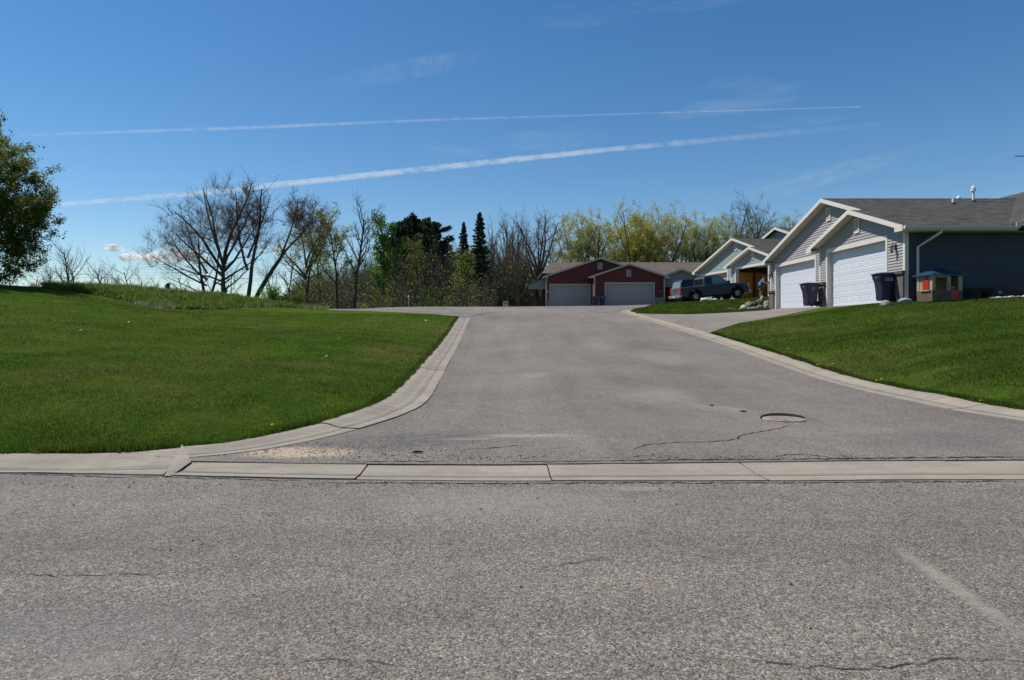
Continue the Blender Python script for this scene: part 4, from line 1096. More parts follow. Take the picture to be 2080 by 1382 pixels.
def text_mesh(txt, size, mat, name, parent, loc, rot, extr=.002):
    cu = bpy.data.curves.new('t', 'FONT'); cu.body = txt; cu.size = size; cu.extrude = extr; cu.align_x = 'CENTER'; cu.space_character = 1.15
    to = bpy.data.objects.new('t', cu); COL.objects.link(to)
    dg = bpy.context.evaluated_depsgraph_get(); dg.update()
    me = bpy.data.meshes.new_from_object(to.evaluated_get(dg))
    bpy.data.objects.remove(to); me.name = name
    me.materials.clear(); me.materials.append(mat)
    o = link(name, me, parent, loc); o.rotation_euler = rot
    return o
q = W(1803, 617, 25.95)
b1 = wheelie_bin((14.62, 25.95, 2.36), R(4), 'navy wheeled bin with pale lettering, standing at the corner of the grey house')
text_mesh('ELG', .15, M['print'], 'lettering', b1, (.02, -.2815, .83), (R(90 - 3), 0, 0))
t_ = MB()
for k in range(7): t_.box(-.17 + .05 * k, -.135 + .05 * k, -.2795, -.275, .785, .81)
t_.build('small_print', M['print'], b1)
b2 = wheelie_bin((14.42, 31.75, 2.36), R(6), 'navy wheeled bin with a faint shield badge, standing between the two white garage doors')
t_ = MB()
t_.prism([(-.09, -.279, .93), (.11, -.279, .93), (.11, -.279, .89), (-.09, -.279, .89)], (0, .004, 0)); t_.prism([(-.06, -.278, .875), (.08, -.278, .875), (.09, -.277, .79), (.01, -.272, .70), (-.07, -.277, .79)], (0, .004, 0))
M['faint'] = plain('print_faint', (0.13, 0.14, 0.16), 0.6, 0.2)
t_.build('shield_badge', M['faint'], b2)
for px, lab in ((1209, 'navy wheeled bin by the red house, left one of the pair'), (1223.5, 'navy wheeled bin by the red house, right one of the pair')):
    q = W(px, 622, 69.3); wheelie_bin((q.x, 69.3, 3.5), R(90), lab)

def boulder(name, loc, size, mat, label, seed, group=None, rz=0):
    rs = np.random.RandomState(seed)
    bm = bmesh.new(); bmesh.ops.create_icosphere(bm, subdivisions=3, radius=1)
    dirs = rs.randn(9, 3); dirs /= np.linalg.norm(dirs, axis=1)[:, None]; cut = .68 + .25 * rs.rand(9)
    for v in bm.verts:
        p = np.array(v.co)
        for d, c in zip(dirs, cut):
            t = p @ d
            if t > c: p = p - d * (t - c) * .8
        p = p * (1 + .03 * rs.randn())
        v.co = Vector((p[0] * size[0], p[1] * size[1], p[2] * size[2] + size[2] * .55))
    me = bpy.data.meshes.new(name); bm.to_mesh(me); bm.free()
    me.materials.append(mat); me.polygons.foreach_set('use_smooth', [True] * len(me.polygons))
    o = link(name, me, None, loc); o.rotation_euler = (0, 0, rz)
    return tag(o, label, 'rock', group)
def on(px, Y, dz=0.0):
    x = (px - VX) / F * Y; return (x, Y, g1(x, Y) + dz)
boulder('boulder', on(1799, 24.6, -.03), (.19, .17, .155), M['rock'], 'round grey-brown boulder on the grass before the lettered bin', 3)
rk_ = [(1485, 40.3, .33, .2, .09, 'rock_dark', 'flat dark slab of rock, leftmost of the rock border'), (1508, 39.9, .24, .18, .13, 'rock', 'low grey rock beside the flat dark slab'),
       (1511, 40.6, .2, .17, .17, 'rock_pale', 'bright pale rock in the rock border'), (1521, 40.7, .18, .15, .16, 'rock_dark', 'small brown rock right of the pale one'),
       (1521, 40.1, .13, .12, .1, 'rock', 'small rock at the front foot of the rock border'), (1522, 41.3, .26, .2, .24, 'rock_pink', 'rounded pinkish rock resting high in the rock border'),
       (1531, 39.8, .24, .16, .13, 'rock', 'wide grey rock at the front of the rock border'), (1533, 41.3, .2, .18, .24, 'rock_dark', 'dark rock right of the pinkish one'),
       (1542, 41.4, .34, .22, .30, 'rock_dark', 'large dark slanted rock, highest of the rock border'), (1543, 39.9, .22, .17, .19, 'rock', 'rounded grey rock under the large dark one'),
       (1557, 41.0, .26, .2, .27, 'rock', 'broad rock near the house corner'), (1557, 39.9, .17, .16, .2, 'rock_pink', 'upright brown rock beside the brick pier'), (1548, 41.8, .14, .12, .42, 'rock_pink', 'pointed tan rock on top of the rock border')]
for k, (px, Y, a, b, c, mt, lab) in enumerate(rk_):
    boulder('rock', on(px, Y, -.02), (a, b, c), M[mt], lab, 20 + k, 'rocks bordering the driveway', rz=.3 * math.sin(k * 2.1))
M['bag'] = plain('white_plastic', (0.75, 0.75, 0.76), 0.4, 0.4)
boulder('white_bag', on(1431, 45.3, .05), (.28, .2, .14), M['bag'], 'larger white bundle on the grass edge below the pickup', 51, 'white bundles below the pickup')
boulder('white_bag', on(1453, 45.8, .06), (.17, .14, .09), M['bag'], 'smaller white bundle on the grass edge below the pickup', 52, 'white bundles below the pickup')
for o in COL.objects:
    if o.name.startswith('white_bag'): o['category'] = 'bundle'
# concrete block at the corner, stones edging the shrub bed
boulder('splash_stone', (14.93, 25.15, 2.28), (.28, .16, .12), M['concrete_base'], 'blue-grey splash block under the downspout', 61)
for k in range(6):
    boulder('edging_stone', on(2016 + k * 13, 24.0 - .05 * k, -.03), (.17, .09, .07), M['rock_pale' if k % 2 else 'rock'], ['leftmost pale edging stone before the reddish shrub', 'second edging stone before the reddish shrub', 'third edging stone, below the garden lamp', 'fourth edging stone along the reddish shrub', 'fifth edging stone along the reddish shrub', 'rightmost edging stone at the edge of the picture'][k], 70 + k, 'edging stones of the shrub bed')

# ------------------------------------------------------------------ vehicles
M['paint'] = plain('paint_grey', (0.085, 0.086, 0.088), 0.25, 0.5, 0.35, var=0.04)
M['paint_dark'] = plain('paint_dark_blue', (0.012, 0.014, 0.028), 0.2, 0.5, 0.1, var=0.04)
M['paint_tailgate_lit'] = plain('paint_tailgate_lit', (0.13, 0.13, 0.13), 0.3, 0.5, 0.4, var=0.04)  # lighter copy of the grey body paint; the tailgate's sunlit tone is in the colour
M['chrome'] = plain('chrome', (0.62, 0.62, 0.62), 0.18, 0.5, 0.9, var=0.03)
M['blackplastic'] = plain('black_plastic', (0.013, 0.013, 0.014), 0.6, 0.3)
M['autoglass'] = plain('car_glass', (0.010, 0.013, 0.016), 0.04, 0.7)
M['autoglass_pale'] = plain('car_glass_painted_reflection', (0.16, 0.22, 0.23), 0.05, 0.8)  # bright sky reflection painted into the glass base colour
M['lightglass'] = plain('clear_lens', (0.55, 0.56, 0.55), 0.1, 0.6)
M['redlens'] = plain('red_lens', (0.35, 0.015, 0.012), 0.15, 0.6)

def arc(cx_, cz, r, a0, a1, n=9): return [(cx_ + r * math.cos(R(a0 + (a1 - a0) * i / n)), cz + r * math.sin(R(a0 + (a1 - a0) * i / n))) for i in range(n + 1)]
def shell(mb, prof, yf, mi=0):
    """closed side outline [(x,z)] spanned between y = -yf(x,z) and +yf(x,z)"""
    n = len(prof); a = [(x, -yf(x, z), z) for x, z in prof]; b = [(x, yf(x, z), z) for x, z in prof]
    mb.add(a + b, [tuple(range(n - 1, -1, -1)), tuple(range(n, 2 * n))] + [(i, (i + 1) % n, n + (i + 1) % n, n + i) for i in range(n)], mi)
def wheel(parent, x, y, r, side, w=.24):
    o = MB(); y0, y1 = -w / 2, w / 2
    o.lathe([(r * .60, y0), (r * .92, y0), (r, y0 + .04), (r, y1 - .04), (r * .92, y1), (r * .60, y1)], (0, 0, 0), 'Y', 28)
    wo = o.build('wheel', M['rubber'], parent, smooth=True, loc=(x, y, r))
    o = MB(); yy = side * (w / 2 + .008)
    o.lathe([(r * .62, yy - side * .03), (r * .62, yy + side * .012), (r * .55, yy), (r * .54, yy - side * .05)], (0, 0, 0), 'Y', 28, 1)
    o.lathe([(.001, yy - side * .055), (r * .55, yy - side * .05)], (0, 0, 0), 'Y', 24, 1)
    o.lathe([(r * .16, yy - side * .05), (r * .15, yy + side * .01), (.001, yy + side * .014)], (0, 0, 0), 'Y', 16, 0)
    for k in range(5):
        a = 2 * PI * k / 5 + .3; c, s = math.cos(a), math.sin(a); t = .055
        pts = []
        for rr, tt in ((r * .12, t * .9), (r * .58, t * 1.25)):
            pts.append([(c * rr - s * tt, yy, s * rr + c * tt), (c * rr + s * tt, yy, s * rr - c * tt)])
        P0, P1 = pts
        o.hexa([P0[0], P0[1], P1[1], P1[0]] + [(p[0], p[1] - side * .04, p[2]) for p in (P0[0], P0[1], P1[1], P1[0])], 0)
    o.build('rim', [M['chrome'], M['blackplastic']], wo, smooth=True)

ZT = g1(14.2, 48.6)
pit = math.atan2(g1(17.6, 49.6) - g1(13.2, 48.0), 4.6)
TR = empty('pickup_truck', (14.95, 48.45, g1(15.0, 49.3) + .02), R(9.5), 'grey extended-cab pickup truck parked on the driveway, seen from its right rear', 'pickup truck')
TR.rotation_euler = (0, -pit, R(9.5))
ra, fa, wr_ = -1.50, 1.62, .385
b = MB()
low = [(-2.52, .55), (-2.56, 1.08), (-.80, 1.10), (.98, 1.12), (1.55, 1.115), (2.28, 1.05), (2.50, .95), (2.56, .62), (2.50, .38)] + arc(fa, .40, .46, -5, 185) + [(1.0, .36), (-.9, .36)] + arc(ra, .40, .46, -5, 185) + [(-2.40, .46)]
shell(b, low, lambda x, z: .90 - .05 * max(0, (z - .8)) - .03 * max(0, .6 - z) - (.06 * max(0, x - 2.2)))
b.build('body', M['paint'], TR, bevel=.03, smooth=True)
cabp = [(-.80, 1.09), (-.76, 1.60), (-.64, 1.70), (-.2, 1.74), (.25, 1.73), (.42, 1.69), (1.18, 1.10)]
yc = lambda x, z: .865 - .24 * (z - 1.09)
b = MB(); shell(b, cabp, yc); b.build('cab', M['paint'], TR, bevel=.025, smooth=True)
def side_panel(mb, pts, yf, off, mi=0):
    for s in (-1, 1): mb.poly([(x, s * (yf(x, z) + off), z) for x, z in pts], mi)
for s in (-1, 1):
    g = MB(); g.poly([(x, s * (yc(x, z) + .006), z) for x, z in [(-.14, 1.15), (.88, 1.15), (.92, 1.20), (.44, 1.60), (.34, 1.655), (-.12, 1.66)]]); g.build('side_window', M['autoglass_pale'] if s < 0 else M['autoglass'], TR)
    g = MB(); g.poly([(x, s * (yc(x, z) + .006), z) for x, z in [(-.66, 1.16), (-.22, 1.16), (-.20, 1.655), (-.56, 1.64), (-.66, 1.57)]]); g.build('side_window', M['autoglass'], TR)
    g = MB()
    for (x, za, zb) in ((1.02, .42, 1.10), (-.18, .42, 1.10), (-.78, .50, 1.08)):
        yo = .90 - .05 * .1 + .0
        g.hexa([(x - .006, s * (yo - .02), za), (x + .006, s * (yo - .02), za), (x + .006, s * (yo + .003), za), (x - .006, s * (yo + .003), za), (x - .006, s * (yo - .035), zb), (x + .006, s * (yo - .035), zb), (x + .006, s * (yo - .012), zb), (x - .006, s * (yo - .012), zb)])
    g.build('door_seam', M['blackplastic'], TR)
    g = MB(); g.box(-.12, .10, min(s * .895, s * .915), max(s * .895, s * .915), .90, .955); g.build('door_handle', M['blackplastic'], TR)
    g = MB(); g.box(.88, 1.06, min(s * .88, s * 1.06), max(s * .88, s * 1.06), 1.13, 1.30); g.build('mirror', M['blackplastic'], TR, bevel=.02)
    for (cx_) in (ra, fa):      # dark wheel-arch flares
        g = MB(); A1 = arc(cx_, .40, .455, 0, 180, 12); A2 = arc(cx_, .40, .56, 0, 180, 12)
        for i in range(12):
            a, b_, c, d = A1[i], A1[i + 1], A2[i + 1], A2[i]
            yy = s * .925; yi = s * .87
            g.hexa([(a[0], yi, a[1]), (b_[0], yi, b_[1]), (c[0], yi, c[1]), (d[0], yi, d[1]), (a[0], yy, a[1]), (b_[0], yy, b_[1]), (c[0], yy - s * .02, c[1]), (d[0], yy - s * .02, d[1])])
        g.build('wheel_arch', M['blackplastic'], TR)
        wheel(TR, cx_, s * .78, wr_, s)
    g = MB(); g.box(-2.585, -2.44, min(s * .76, s * .905), max(s * .76, s * .905), .70, 1.03); g.build('tail_light', M['redlens'], TR, bevel=.012)
    g = MB(); g.box(2.33, 2.565, min(s * .60, s * .875), max(s * .60, s * .875), .74, .98); g.build('headlight', M['lightglass'], TR, bevel=.02)
g = MB(); g.box(-2.575, -2.545, -.745, .745, .58, 1.06); g.build('tailgate', M['paint_tailgate_lit'], TR, bevel=.015)
g = MB(); g.box(-2.59, -2.57, -.12, .12, .90, .97); g.build('tailgate_handle', M['blackplastic'], TR)
g = MB(); g.box(-2.595, -2.575, -.07, .07, .80, .85); g.build('badge', M['chrome'], TR)
g = MB(); g.box(-2.72, -2.53, -.90, .90, .40, .57); g.build('rear_bumper', M['chrome'], TR, bevel=.03)
g = MB(); g.box(-2.728, -2.716, -.28, .28, .41, .56); g.box(-2.735, -2.722, -.15, .15, .43, .54, 1); g.build('number_plate', [M['blackplastic'], M['print']], TR)
g = MB(); g.box(2.50, 2.66, -.88, .88, .36, .58); g.build('front_bumper', M['chrome'], TR, bevel=.04)
g = MB(); g.box(2.50, 2.58, -.58, .58, .62, .92); g.build('grille', M['blackplastic'], TR)
g = MB(); g.poly([(-.806 - .0, -.74, 1.17), (-.806, .74, 1.17), (-.775, .66, 1.57), (-.775, -.66, 1.57)]); g.build('rear_window', M['autoglass'], TR)
g = MB(); g.poly([(1.10, -.80, 1.17), (1.10, .80, 1.17), (.50, .68, 1.64), (.50, -.68, 1.64)]); g.build('windscreen', M['autoglass'], TR)
g = MB(); g.box(-2.3, 2.3, -.6, .6, .28, .40); g.build('chassis', M['blackplastic'], TR)

SV = empty('parked_car', (15.55, 51.75, g1(15.55, 51.9) + .02), R(9.5), 'dark blue sport utility vehicle parked beyond the pickup truck, mostly hidden by it', 'car')
SV.rotation_euler = (0, -pit * .8, R(9.5))
b = MB()
low = [(-2.25, .50), (-2.30, .98), (-1.0, 1.02), (1.0, 1.02), (2.1, .92), (2.25, .6), (2.2, .36)] + arc(1.38, .37, .40, -5, 185) + [(.9, .32), (-.9, .32)] + arc(-1.38, .37, .40, -5, 185) + [(-2.2, .42)]
shell(b, low, lambda x, z: .90 - .06 * max(0, z - .8)); b.build('body', M['paint_dark'], SV, bevel=.04, smooth=True)
ys = lambda x, z: .885 - .28 * (z - 1.0)
b = MB(); shell(b, [(-2.28, .98), (-2.12, 1.62), (-1.9, 1.74), (.1, 1.74), (.35, 1.68), (1.05, 1.01)], ys); b.build('cabin', M['paint_dark'], SV, bevel=.05, smooth=True)
b = MB(); b.poly([(-2.262, -.76, 1.06), (-2.262, .76, 1.06), (-2.135, .66, 1.60), (-2.135, -.66, 1.60)]); b.build('rear_window', M['autoglass_pale'], SV)
for s in (-1, 1):
    for pts in ([(-1.95, 1.08), (-1.12, 1.08), (-1.12, 1.60), (-1.85, 1.60)], [(-1.02, 1.08), (-.12, 1.08), (-.12, 1.62), (-1.02, 1.62)], [(-.02, 1.08), (.85, 1.08), (.30, 1.60), (-.02, 1.62)]):
        b = MB(); b.poly([(x, s * (ys(x, z) + .006), z) for x, z in pts]); b.build('side_window', M['autoglass'], SV)
    for cx_ in (-1.38, 1.38): wheel(SV, cx_, s * .80, .35, s, .22)
    b = MB(); b.box(-2.30, -2.18, min(s * .72, s * .905), max(s * .72, s * .905), .80, 1.20); b.build('tail_light', M['redlens'], SV, bevel=.012)
b = MB(); b.box(-2.36, -2.2, -.86, .86, .42, .60); b.build('rear_bumper', M['blackplastic'], SV, bevel=.03)

# ------------------------------------------------------------------ person bending by the open garage
def skin_mesh(name, nodes, edges, radii, mat, parent, sub=2):
    me = bpy.data.meshes.new(name); me.from_pydata(nodes, edges, []); me.materials.append(mat)
    o = link(name, me, parent)
    md = o.modifiers.new('skin', 'SKIN'); me.skin_vertices or None
    for i, r in enumerate(radii): me.skin_vertices[0].data[i].radius = (r, r) if not hasattr(r, '__len__') else r
    me.skin_vertices[0].data[0].use_root = True
    md.use_smooth_shade = True; md.branch_smoothing = .6
    s = o.modifiers.new('sub', 'SUBSURF'); s.levels = sub; s.render_levels = sub
    return o
M['skin'] = plain('skin', (0.42, 0.22, 0.145), 0.55, 0.3, var=0.06)
M['shirt'] = plain('shirt_blue', (0.035, 0.20, 0.42), 0.85, 0.1, var=0.15)
M['shorts'] = plain('shorts_khaki', (0.27, 0.165, 0.075), 0.85, 0.1, var=0.15)
M['hair'] = plain('hair_dark', (0.018, 0.012, 0.009), 0.7, 0.2)
pq = on(1547, 48.6)
PE = empty('person', pq, R(-38), 'person in a blue top and khaki shorts bending forward beside the open garage', 'person')
PE.scale = (1.12, 1.25, .94)
# local: faces +x, y left; bending forward from the hips, one arm reaching ahead
N = [(-.06, 0, .86), (-.03, 0, 1.01), (.03, 0, 1.19), (.11, 0, 1.345), (.165, 0, 1.45), (.20, 0, 1.52),            # pelvis, waist, chest, shoulders, neck, skull base
     (-.06, .11, .80), (-.01, .13, .46), (-.06, .14, .09), (.09, .16, .035),                                 # left leg
     (-.06, -.11, .80), (.00, -.13, .46), (-.04, -.14, .09), (.11, -.16, .035),                              # right leg
     (.11, .19, 1.33), (.23, .24, 1.09), (.41, .17, 1.00), (.48, .14, .97),                                          # left arm
     (.11, -.19, 1.33), (.24, -.25, 1.09), (.42, -.18, .99), (.50, -.15, .96),
     (.25, 0, 1.59), (.28, 0, 1.655)]
E = [(0, 1), (1, 2), (2, 3), (3, 4), (4, 5), (0, 6), (6, 7), (7, 8), (8, 9), (0, 10), (10, 11), (11, 12), (12, 13), (3, 14), (14, 15), (15, 16), (16, 17), (3, 18), (18, 19), (19, 20), (20, 21), (5, 22), (22, 23)]
Rd = [.15, .14, .15, .12, .06, .075, .095, .062, .042, .035, .095, .062, .042, .035, .055, .042, .032, .030, .055, .042, .032, .030, .098, .070]
nb = len(N)
for (w0, s) in ((17, 1), (21, -1)):
    base_ = Vector(N[w0])
    for k in range(5):
        off = (-.028 + .018 * k) * s
        ln = (.055, .075, .082, .076, .060)[k]
        if k == 0: a, b_ = base_ + Vector((.005, -.035 * s, .0)), base_ + Vector((.035, -.060 * s, -.025))
        else: a, b_ = base_ + Vector((.045, off, -.008)), base_ + Vector((.045 + ln * .6, off, -.03))
        c = b_ + Vector((.02, 0, -.028))
        i = len(N); N += [tuple(a), tuple(b_), tuple(c)]; Rd += [.010, .009, .008]; E += [(w0, i), (i, i + 1), (i + 1, i + 2)]
skin_mesh('body', N, E, Rd, M['skin'], PE)
skin_mesh('shirt', [(-.09, 0, .84), (-.04, 0, 1.01), (.03, 0, 1.19), (.105, 0, 1.335), (.10, .17, 1.33), (.145, .21, 1.23), (.10, -.17, 1.33), (.145, -.21, 1.23)], [(0, 1), (1, 2), (2, 3), (3, 4), (4, 5), (3, 6), (6, 7)], [(.20, .19), .178, .178, .14, .075, .068, .075, .068], M['shirt'], PE)
skin_mesh('shorts', [(-.06, 0, .84), (-.06, .11, .76), (-.02, .13, .50), (-.06, -.11, .76), (-.01, -.13, .50)], [(0, 1), (1, 2), (0, 3), (3, 4)], [.172, .125, .10, .125, .10], M['shorts'], PE)
skin_mesh('hair', [(.22, 0, 1.62), (.255, 0, 1.69), (.18, 0, 1.56)], [(0, 1), (0, 2)], [.105, .085, .07], M['hair'], PE)
f = MB(); f.tube([(.355, 0, 1.615), (.385, 0, 1.60), (.365, 0, 1.585)], [.008, .016, .012], 6)
for s in (-1, 1): f.tube([(.335, s * .035, 1.645), (.350, s * .035, 1.643)], [.012, .008], 6)
f.build('face', M['skin'], PE, smooth=True)
for s in (-1, 1):
    f = MB(); f.hexa([(-.13, s * .15 - .05, 0), (.17, s * .17 - .05, 0), (.17, s * .17 + .05, 0), (-.13, s * .15 + .05, 0), (-.11, s * .15 - .04, .10), (.12, s * .17 - .035, .06), (.12, s * .17 + .035, .06), (-.11, s * .15 + .04, .10)])
    f.build('shoe', M['rubber'], PE, bevel=.02)

# ------------------------------------------------------------------ toy playhouse, bench, garden lamp by the dark wall
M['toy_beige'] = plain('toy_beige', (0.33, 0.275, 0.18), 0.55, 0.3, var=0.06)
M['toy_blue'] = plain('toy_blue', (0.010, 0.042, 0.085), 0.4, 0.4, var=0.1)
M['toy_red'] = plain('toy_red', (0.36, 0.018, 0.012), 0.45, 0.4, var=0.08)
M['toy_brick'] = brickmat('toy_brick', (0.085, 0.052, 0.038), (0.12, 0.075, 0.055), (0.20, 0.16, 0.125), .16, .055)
xl, xr_, yf, yb_ = 15.27, 16.48, 24.3, 25.0
zg = g1(15.9, 24.4) + .0
PH = empty('toy_playhouse', ((xl + xr_) / 2, (yf + yb_) / 2, zg), R(9), 'plastic toy playhouse with a blue roof and a red shutter against the dark wall', 'playhouse')
hx, hy = .61, .36
m = MB(); m.box(-hx, -hx + .05, -hy, hy, 0, .40); m.box(hx - .05, hx, -hy, hy, 0, .40); m.box(-hx + .05, .14, -hy, -hy + .05, 0, .40); m.box(.46, hx - .05, -hy, -hy + .05, 0, .40); m.box(-hx + .05, hx - .05, hy - .05, hy, 0, .40)
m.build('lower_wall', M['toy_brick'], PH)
m = MB()
m.box(-hx + .003, -hx + .05, -hy + .003, -hy + .10, .40, .93); m.box(-hx + .003, -hx + .05, hy - .10, hy - .003, .40, .93)
for k in range(13): m.hexa([(-hx + .012, -hy + .10, .40 + .04 * k), (-hx + .05, -hy + .10, .40 + .04 * k), (-hx + .05, hy - .10, .40 + .04 * k), (-hx + .012, hy - .10, .40 + .04 * k), (-hx + .03, -hy + .10, .44 + .04 * k), (-hx + .05, -hy + .10, .44 + .04 * k), (-hx + .05, hy - .10, .44 + .04 * k), (-hx + .03, hy - .10, .44 + .04 * k)])
m.box(-hx + .05, -hx + .12, -hy + .003, -hy + .05, .40, .93); m.box(.0, .14, -hy + .003, -hy + .05, .40, .93); m.box(.46, hx - .003, -hy + .003, -hy + .05, .40, .93)
m.box(hx - .05, hx - .003, -hy + .05, hy - .003, .40, .93); m.box(-hx + .05, hx - .05, hy - .05, hy - .003, .40, .93); m.box(-hx + .12, .0, -hy + .003, -hy + .05, .86, .93)
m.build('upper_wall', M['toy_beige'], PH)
m = MB(); p0 = (0, 0, 1.22); e = [(-hx - .10, -hy - .10, .95), (hx + .10, -hy - .10, .95), (hx + .10, hy + .10, .95), (-hx - .10, hy + .10, .95)]; t1, t2 = (-.12, 0, 1.22), (.12, 0, 1.22)
m.poly([e[0], e[1], t2, t1]); m.poly([e[2], e[3], t1, t2]); m.poly([e[3], e[0], t1]); m.poly([e[1], e[2], t2]); m.box(-hx - .10, hx + .10, -hy - .10, hy + .10, .915, .95)
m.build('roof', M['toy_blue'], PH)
m = MB(); m.prism([(-hx - .012, -.05 - .16, .43), (-hx - .012, -.05 + .13, .43), (-hx - .012, -.05 + .13, .74), (-hx - .012, -.05 + .05, .80), (-hx - .012, -.05 + .04, .87), (-hx - .012, -.05 - .07, .87), (-hx - .012, -.05 - .08, .80), (-hx - .012, -.05 - .16, .74)], (.022, 0, 0))
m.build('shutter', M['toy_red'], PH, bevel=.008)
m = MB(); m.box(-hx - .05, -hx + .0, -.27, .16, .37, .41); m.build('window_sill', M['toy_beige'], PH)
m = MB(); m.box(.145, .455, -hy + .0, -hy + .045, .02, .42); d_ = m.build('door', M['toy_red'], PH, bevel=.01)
m = MB(); m.lathe([(.02, -.03), (.028, -.015), (.02, 0)], (.40, -hy, .33), 'Y', 10); m.build('door_knob', M['toy_beige'], d_)
m = MB(); m.box(.145, .25, -hy - .03, -hy + .04, .46, .50); m.tube([(.08, -hy - .012, .52), (.08, -hy - .012, .66)], .02, 8); m.build('toy_phone', M['toy_beige'], PH)
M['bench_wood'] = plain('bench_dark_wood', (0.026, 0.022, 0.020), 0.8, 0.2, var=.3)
zb = g1(17.3, 24.6)
BE = empty('garden_bench', (17.15, 24.75, zb), R(2), 'dark low garden bench against the dark wall, right of the playhouse', 'bench')
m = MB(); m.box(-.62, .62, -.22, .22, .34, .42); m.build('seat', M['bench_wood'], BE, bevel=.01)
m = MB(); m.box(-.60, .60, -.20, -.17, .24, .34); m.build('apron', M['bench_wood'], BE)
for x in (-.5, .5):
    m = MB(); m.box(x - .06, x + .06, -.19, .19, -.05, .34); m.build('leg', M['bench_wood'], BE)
q = on(2031, 24.3)
SL = empty('garden_lamp', q, 0, 'small solar garden lamp on a stake beside the reddish shrub', 'garden lamp')
m = MB(); m.tube([(0, 0, -.05), (0, 0, .18)], .012, 6); m.build('stake', M['black'], SL)
m = MB(); m.lathe([(.04, .16), (.045, .23), (.03, .24)], n=10); m.build('lens', M['glass_lamp'], SL)
m = MB(); m.lathe([(.065, .235), (.06, .25), (.02, .265)], n=12); m.build('cap', M['steel'], SL)

# ------------------------------------------------------------------ sign, post, wires, litter
M['sign_white'] = plain('sign_white', (0.6, 0.6, 0.6), 0.5, 0.3, var=.04)
M['sign_dark'] = plain('sign_print', (0.05, 0.05, 0.06), 0.6, 0.2)
q = W(1027, 617, 68.5); zg = g1(q.x, 68.5)
SG = empty('yard_sign', (q.x, 68.5, zg), R(4), 'small white yard sign with dark print at the street end', 'sign')
m = MB(); m.box(-.26, .26, -.008, .008, q.z - zg - .26, q.z - zg + .22); m.build('panel', M['sign_white'], SG)
m = MB()
for (zc, w, h) in ((.13, .20, .035), (.05, .22, .06), (-.03, .14, .03), (-.11, .21, .035)): m.box(-w, w, -.013, -.009, q.z - zg + zc - h, q.z - zg + zc + h * .2)
m.build('print', M['sign_dark'], SG)
for x in (-.2, .2):
    m = MB(); m.tube([(x, 0.012, -.2), (x, 0.012, q.z - zg - .2)], .012, 6); m.build('leg', M['steel'], SG)
q = W(830, 602, 70); zg = g1(q.x, 70)
m = MB(); m.tube([(0, 0, -.1), (0, 0, q.z - zg), (0, 0, q.z - zg + .02)], [.055, .05, .03], 10)
tag(m.build('marker_post', M['steel'], None, loc=(q.x, 70, zg)), 'plain grey metal post before the dark trees', 'post')
M['wire'] = plain('wire', (0.30, 0.30, 0.31), 0.5, 0.3)
for k, (ya, yb__, lab) in enumerate(((546, 532, 'uppermost overhead wire crossing before the trees'), (551, 538, 'second overhead wire from the top'), (556, 546, 'third overhead wire from the top'), (563, 553, 'lowest overhead wire crossing before the trees'))):
    a, b_ = W(120, ya, 78), W(1010, yb__, 84)
    pts = []
    for i in range(25):
        u = i / 24; p = a.lerp(b_, u); p.z -= 1.0 * (1 - (2 * u - 1) ** 2) * .45; pts.append(p)
    m = MB(); m.tube(pts, .011, 4)
    tag(m.build('overhead_wire', M['wire']), lab, 'wire', 'overhead wires')
M['bark'] = plain('stick_dark', (0.018, 0.015, 0.013), 0.9, 0.1)
def stick(px, py, L, rz, label):
    x, y = gp(px, py); z = g1(x, y) + .025
    m = MB(); m.tube([(-L, 0, 0), (-L * .3, .006, .006), (L * .4, -.008, .003), (L, .004, 0)], [.004, .013, .012, .005], 6)
    o = m.build('stick', M['bark'], None, loc=(x, y, z)); o.rotation_euler = (0, 0, rz); tag(o, label, 'stick', 'sticks lying on the road')
stick(848, 924, .065, .35, 'short black stick on the road near the gutter')
stick(1510, 840, .055, .02, 'thin dark stick lying left of the manhole'); stick(1446, 827, .035, .2, 'tiny dark stick furthest up the road')
# manhole: lid sunk in a broken asphalt collar
M['lid'] = NT('manhole_lid'); _t = M['lid']
_c = _t.mix(_t.rng(_t.noise(_t.obj, 9, 5, .7), .35, .65), (0.165, 0.132, 0.110), (0.30, 0.255, 0.22)); M['lid'] = _t.done(_c, .8, .3)
mx, my = gp(1592, 857); mz = g1(mx, my)
MH = empty('manhole', (mx, my, mz + .012), 0, 'round tan manhole lid sunk in the road surface', 'manhole')
m = MB(); m.lathe([(.29, -.01), (.29, .030), (.27, .036), (.02, .036)], n=36)
for i in range(-3, 4):
    for j in range(-3, 4):
        if i * i + j * j < 11: m.box(i * .07 - .02, i * .07 + .02, j * .07 - .02, j * .07 + .02, .035, .039)
m.build('lid', M['lid'], MH)
rnd = random.Random(4); m = MB(); nn = 44; ring = []
for k in range(nn):
    a = 2 * PI * k / nn; far = max(0, math.sin(a + .35))
    ri = .2915; ro = .36 + .07 * far + rnd.uniform(-.015, .02); rr = ri + .012 + .055 * far + rnd.uniform(0, .012)
    c, s = math.cos(a), math.sin(a)
    ring.append([(c * ri, s * ri, .004), (c * (ri + .005), s * (ri + .005), .006), (c * rr, s * rr, .018 + .050 * far), (c * (rr + .06), s * (rr + .06), .014 + .034 * far), (c * (ro + .22), s * (ro + .22), -.014)])
for k in range(nn):
    for j in range(4): m.quad(ring[k][j], ring[(k + 1) % nn][j], ring[(k + 1) % nn][j + 1], ring[k][j + 1], 1 if j < 2 and math.sin(2 * PI * k / nn + .1) > .12 else 0)  # dark faces on the far rim paint the shadow inside it
m.build('collar', [M['road'], M['crack_and_shade']], MH, smooth=False, fix=False)
M['paper'] = plain('paper_white', (0.7, 0.7, 0.68), .7, .2)
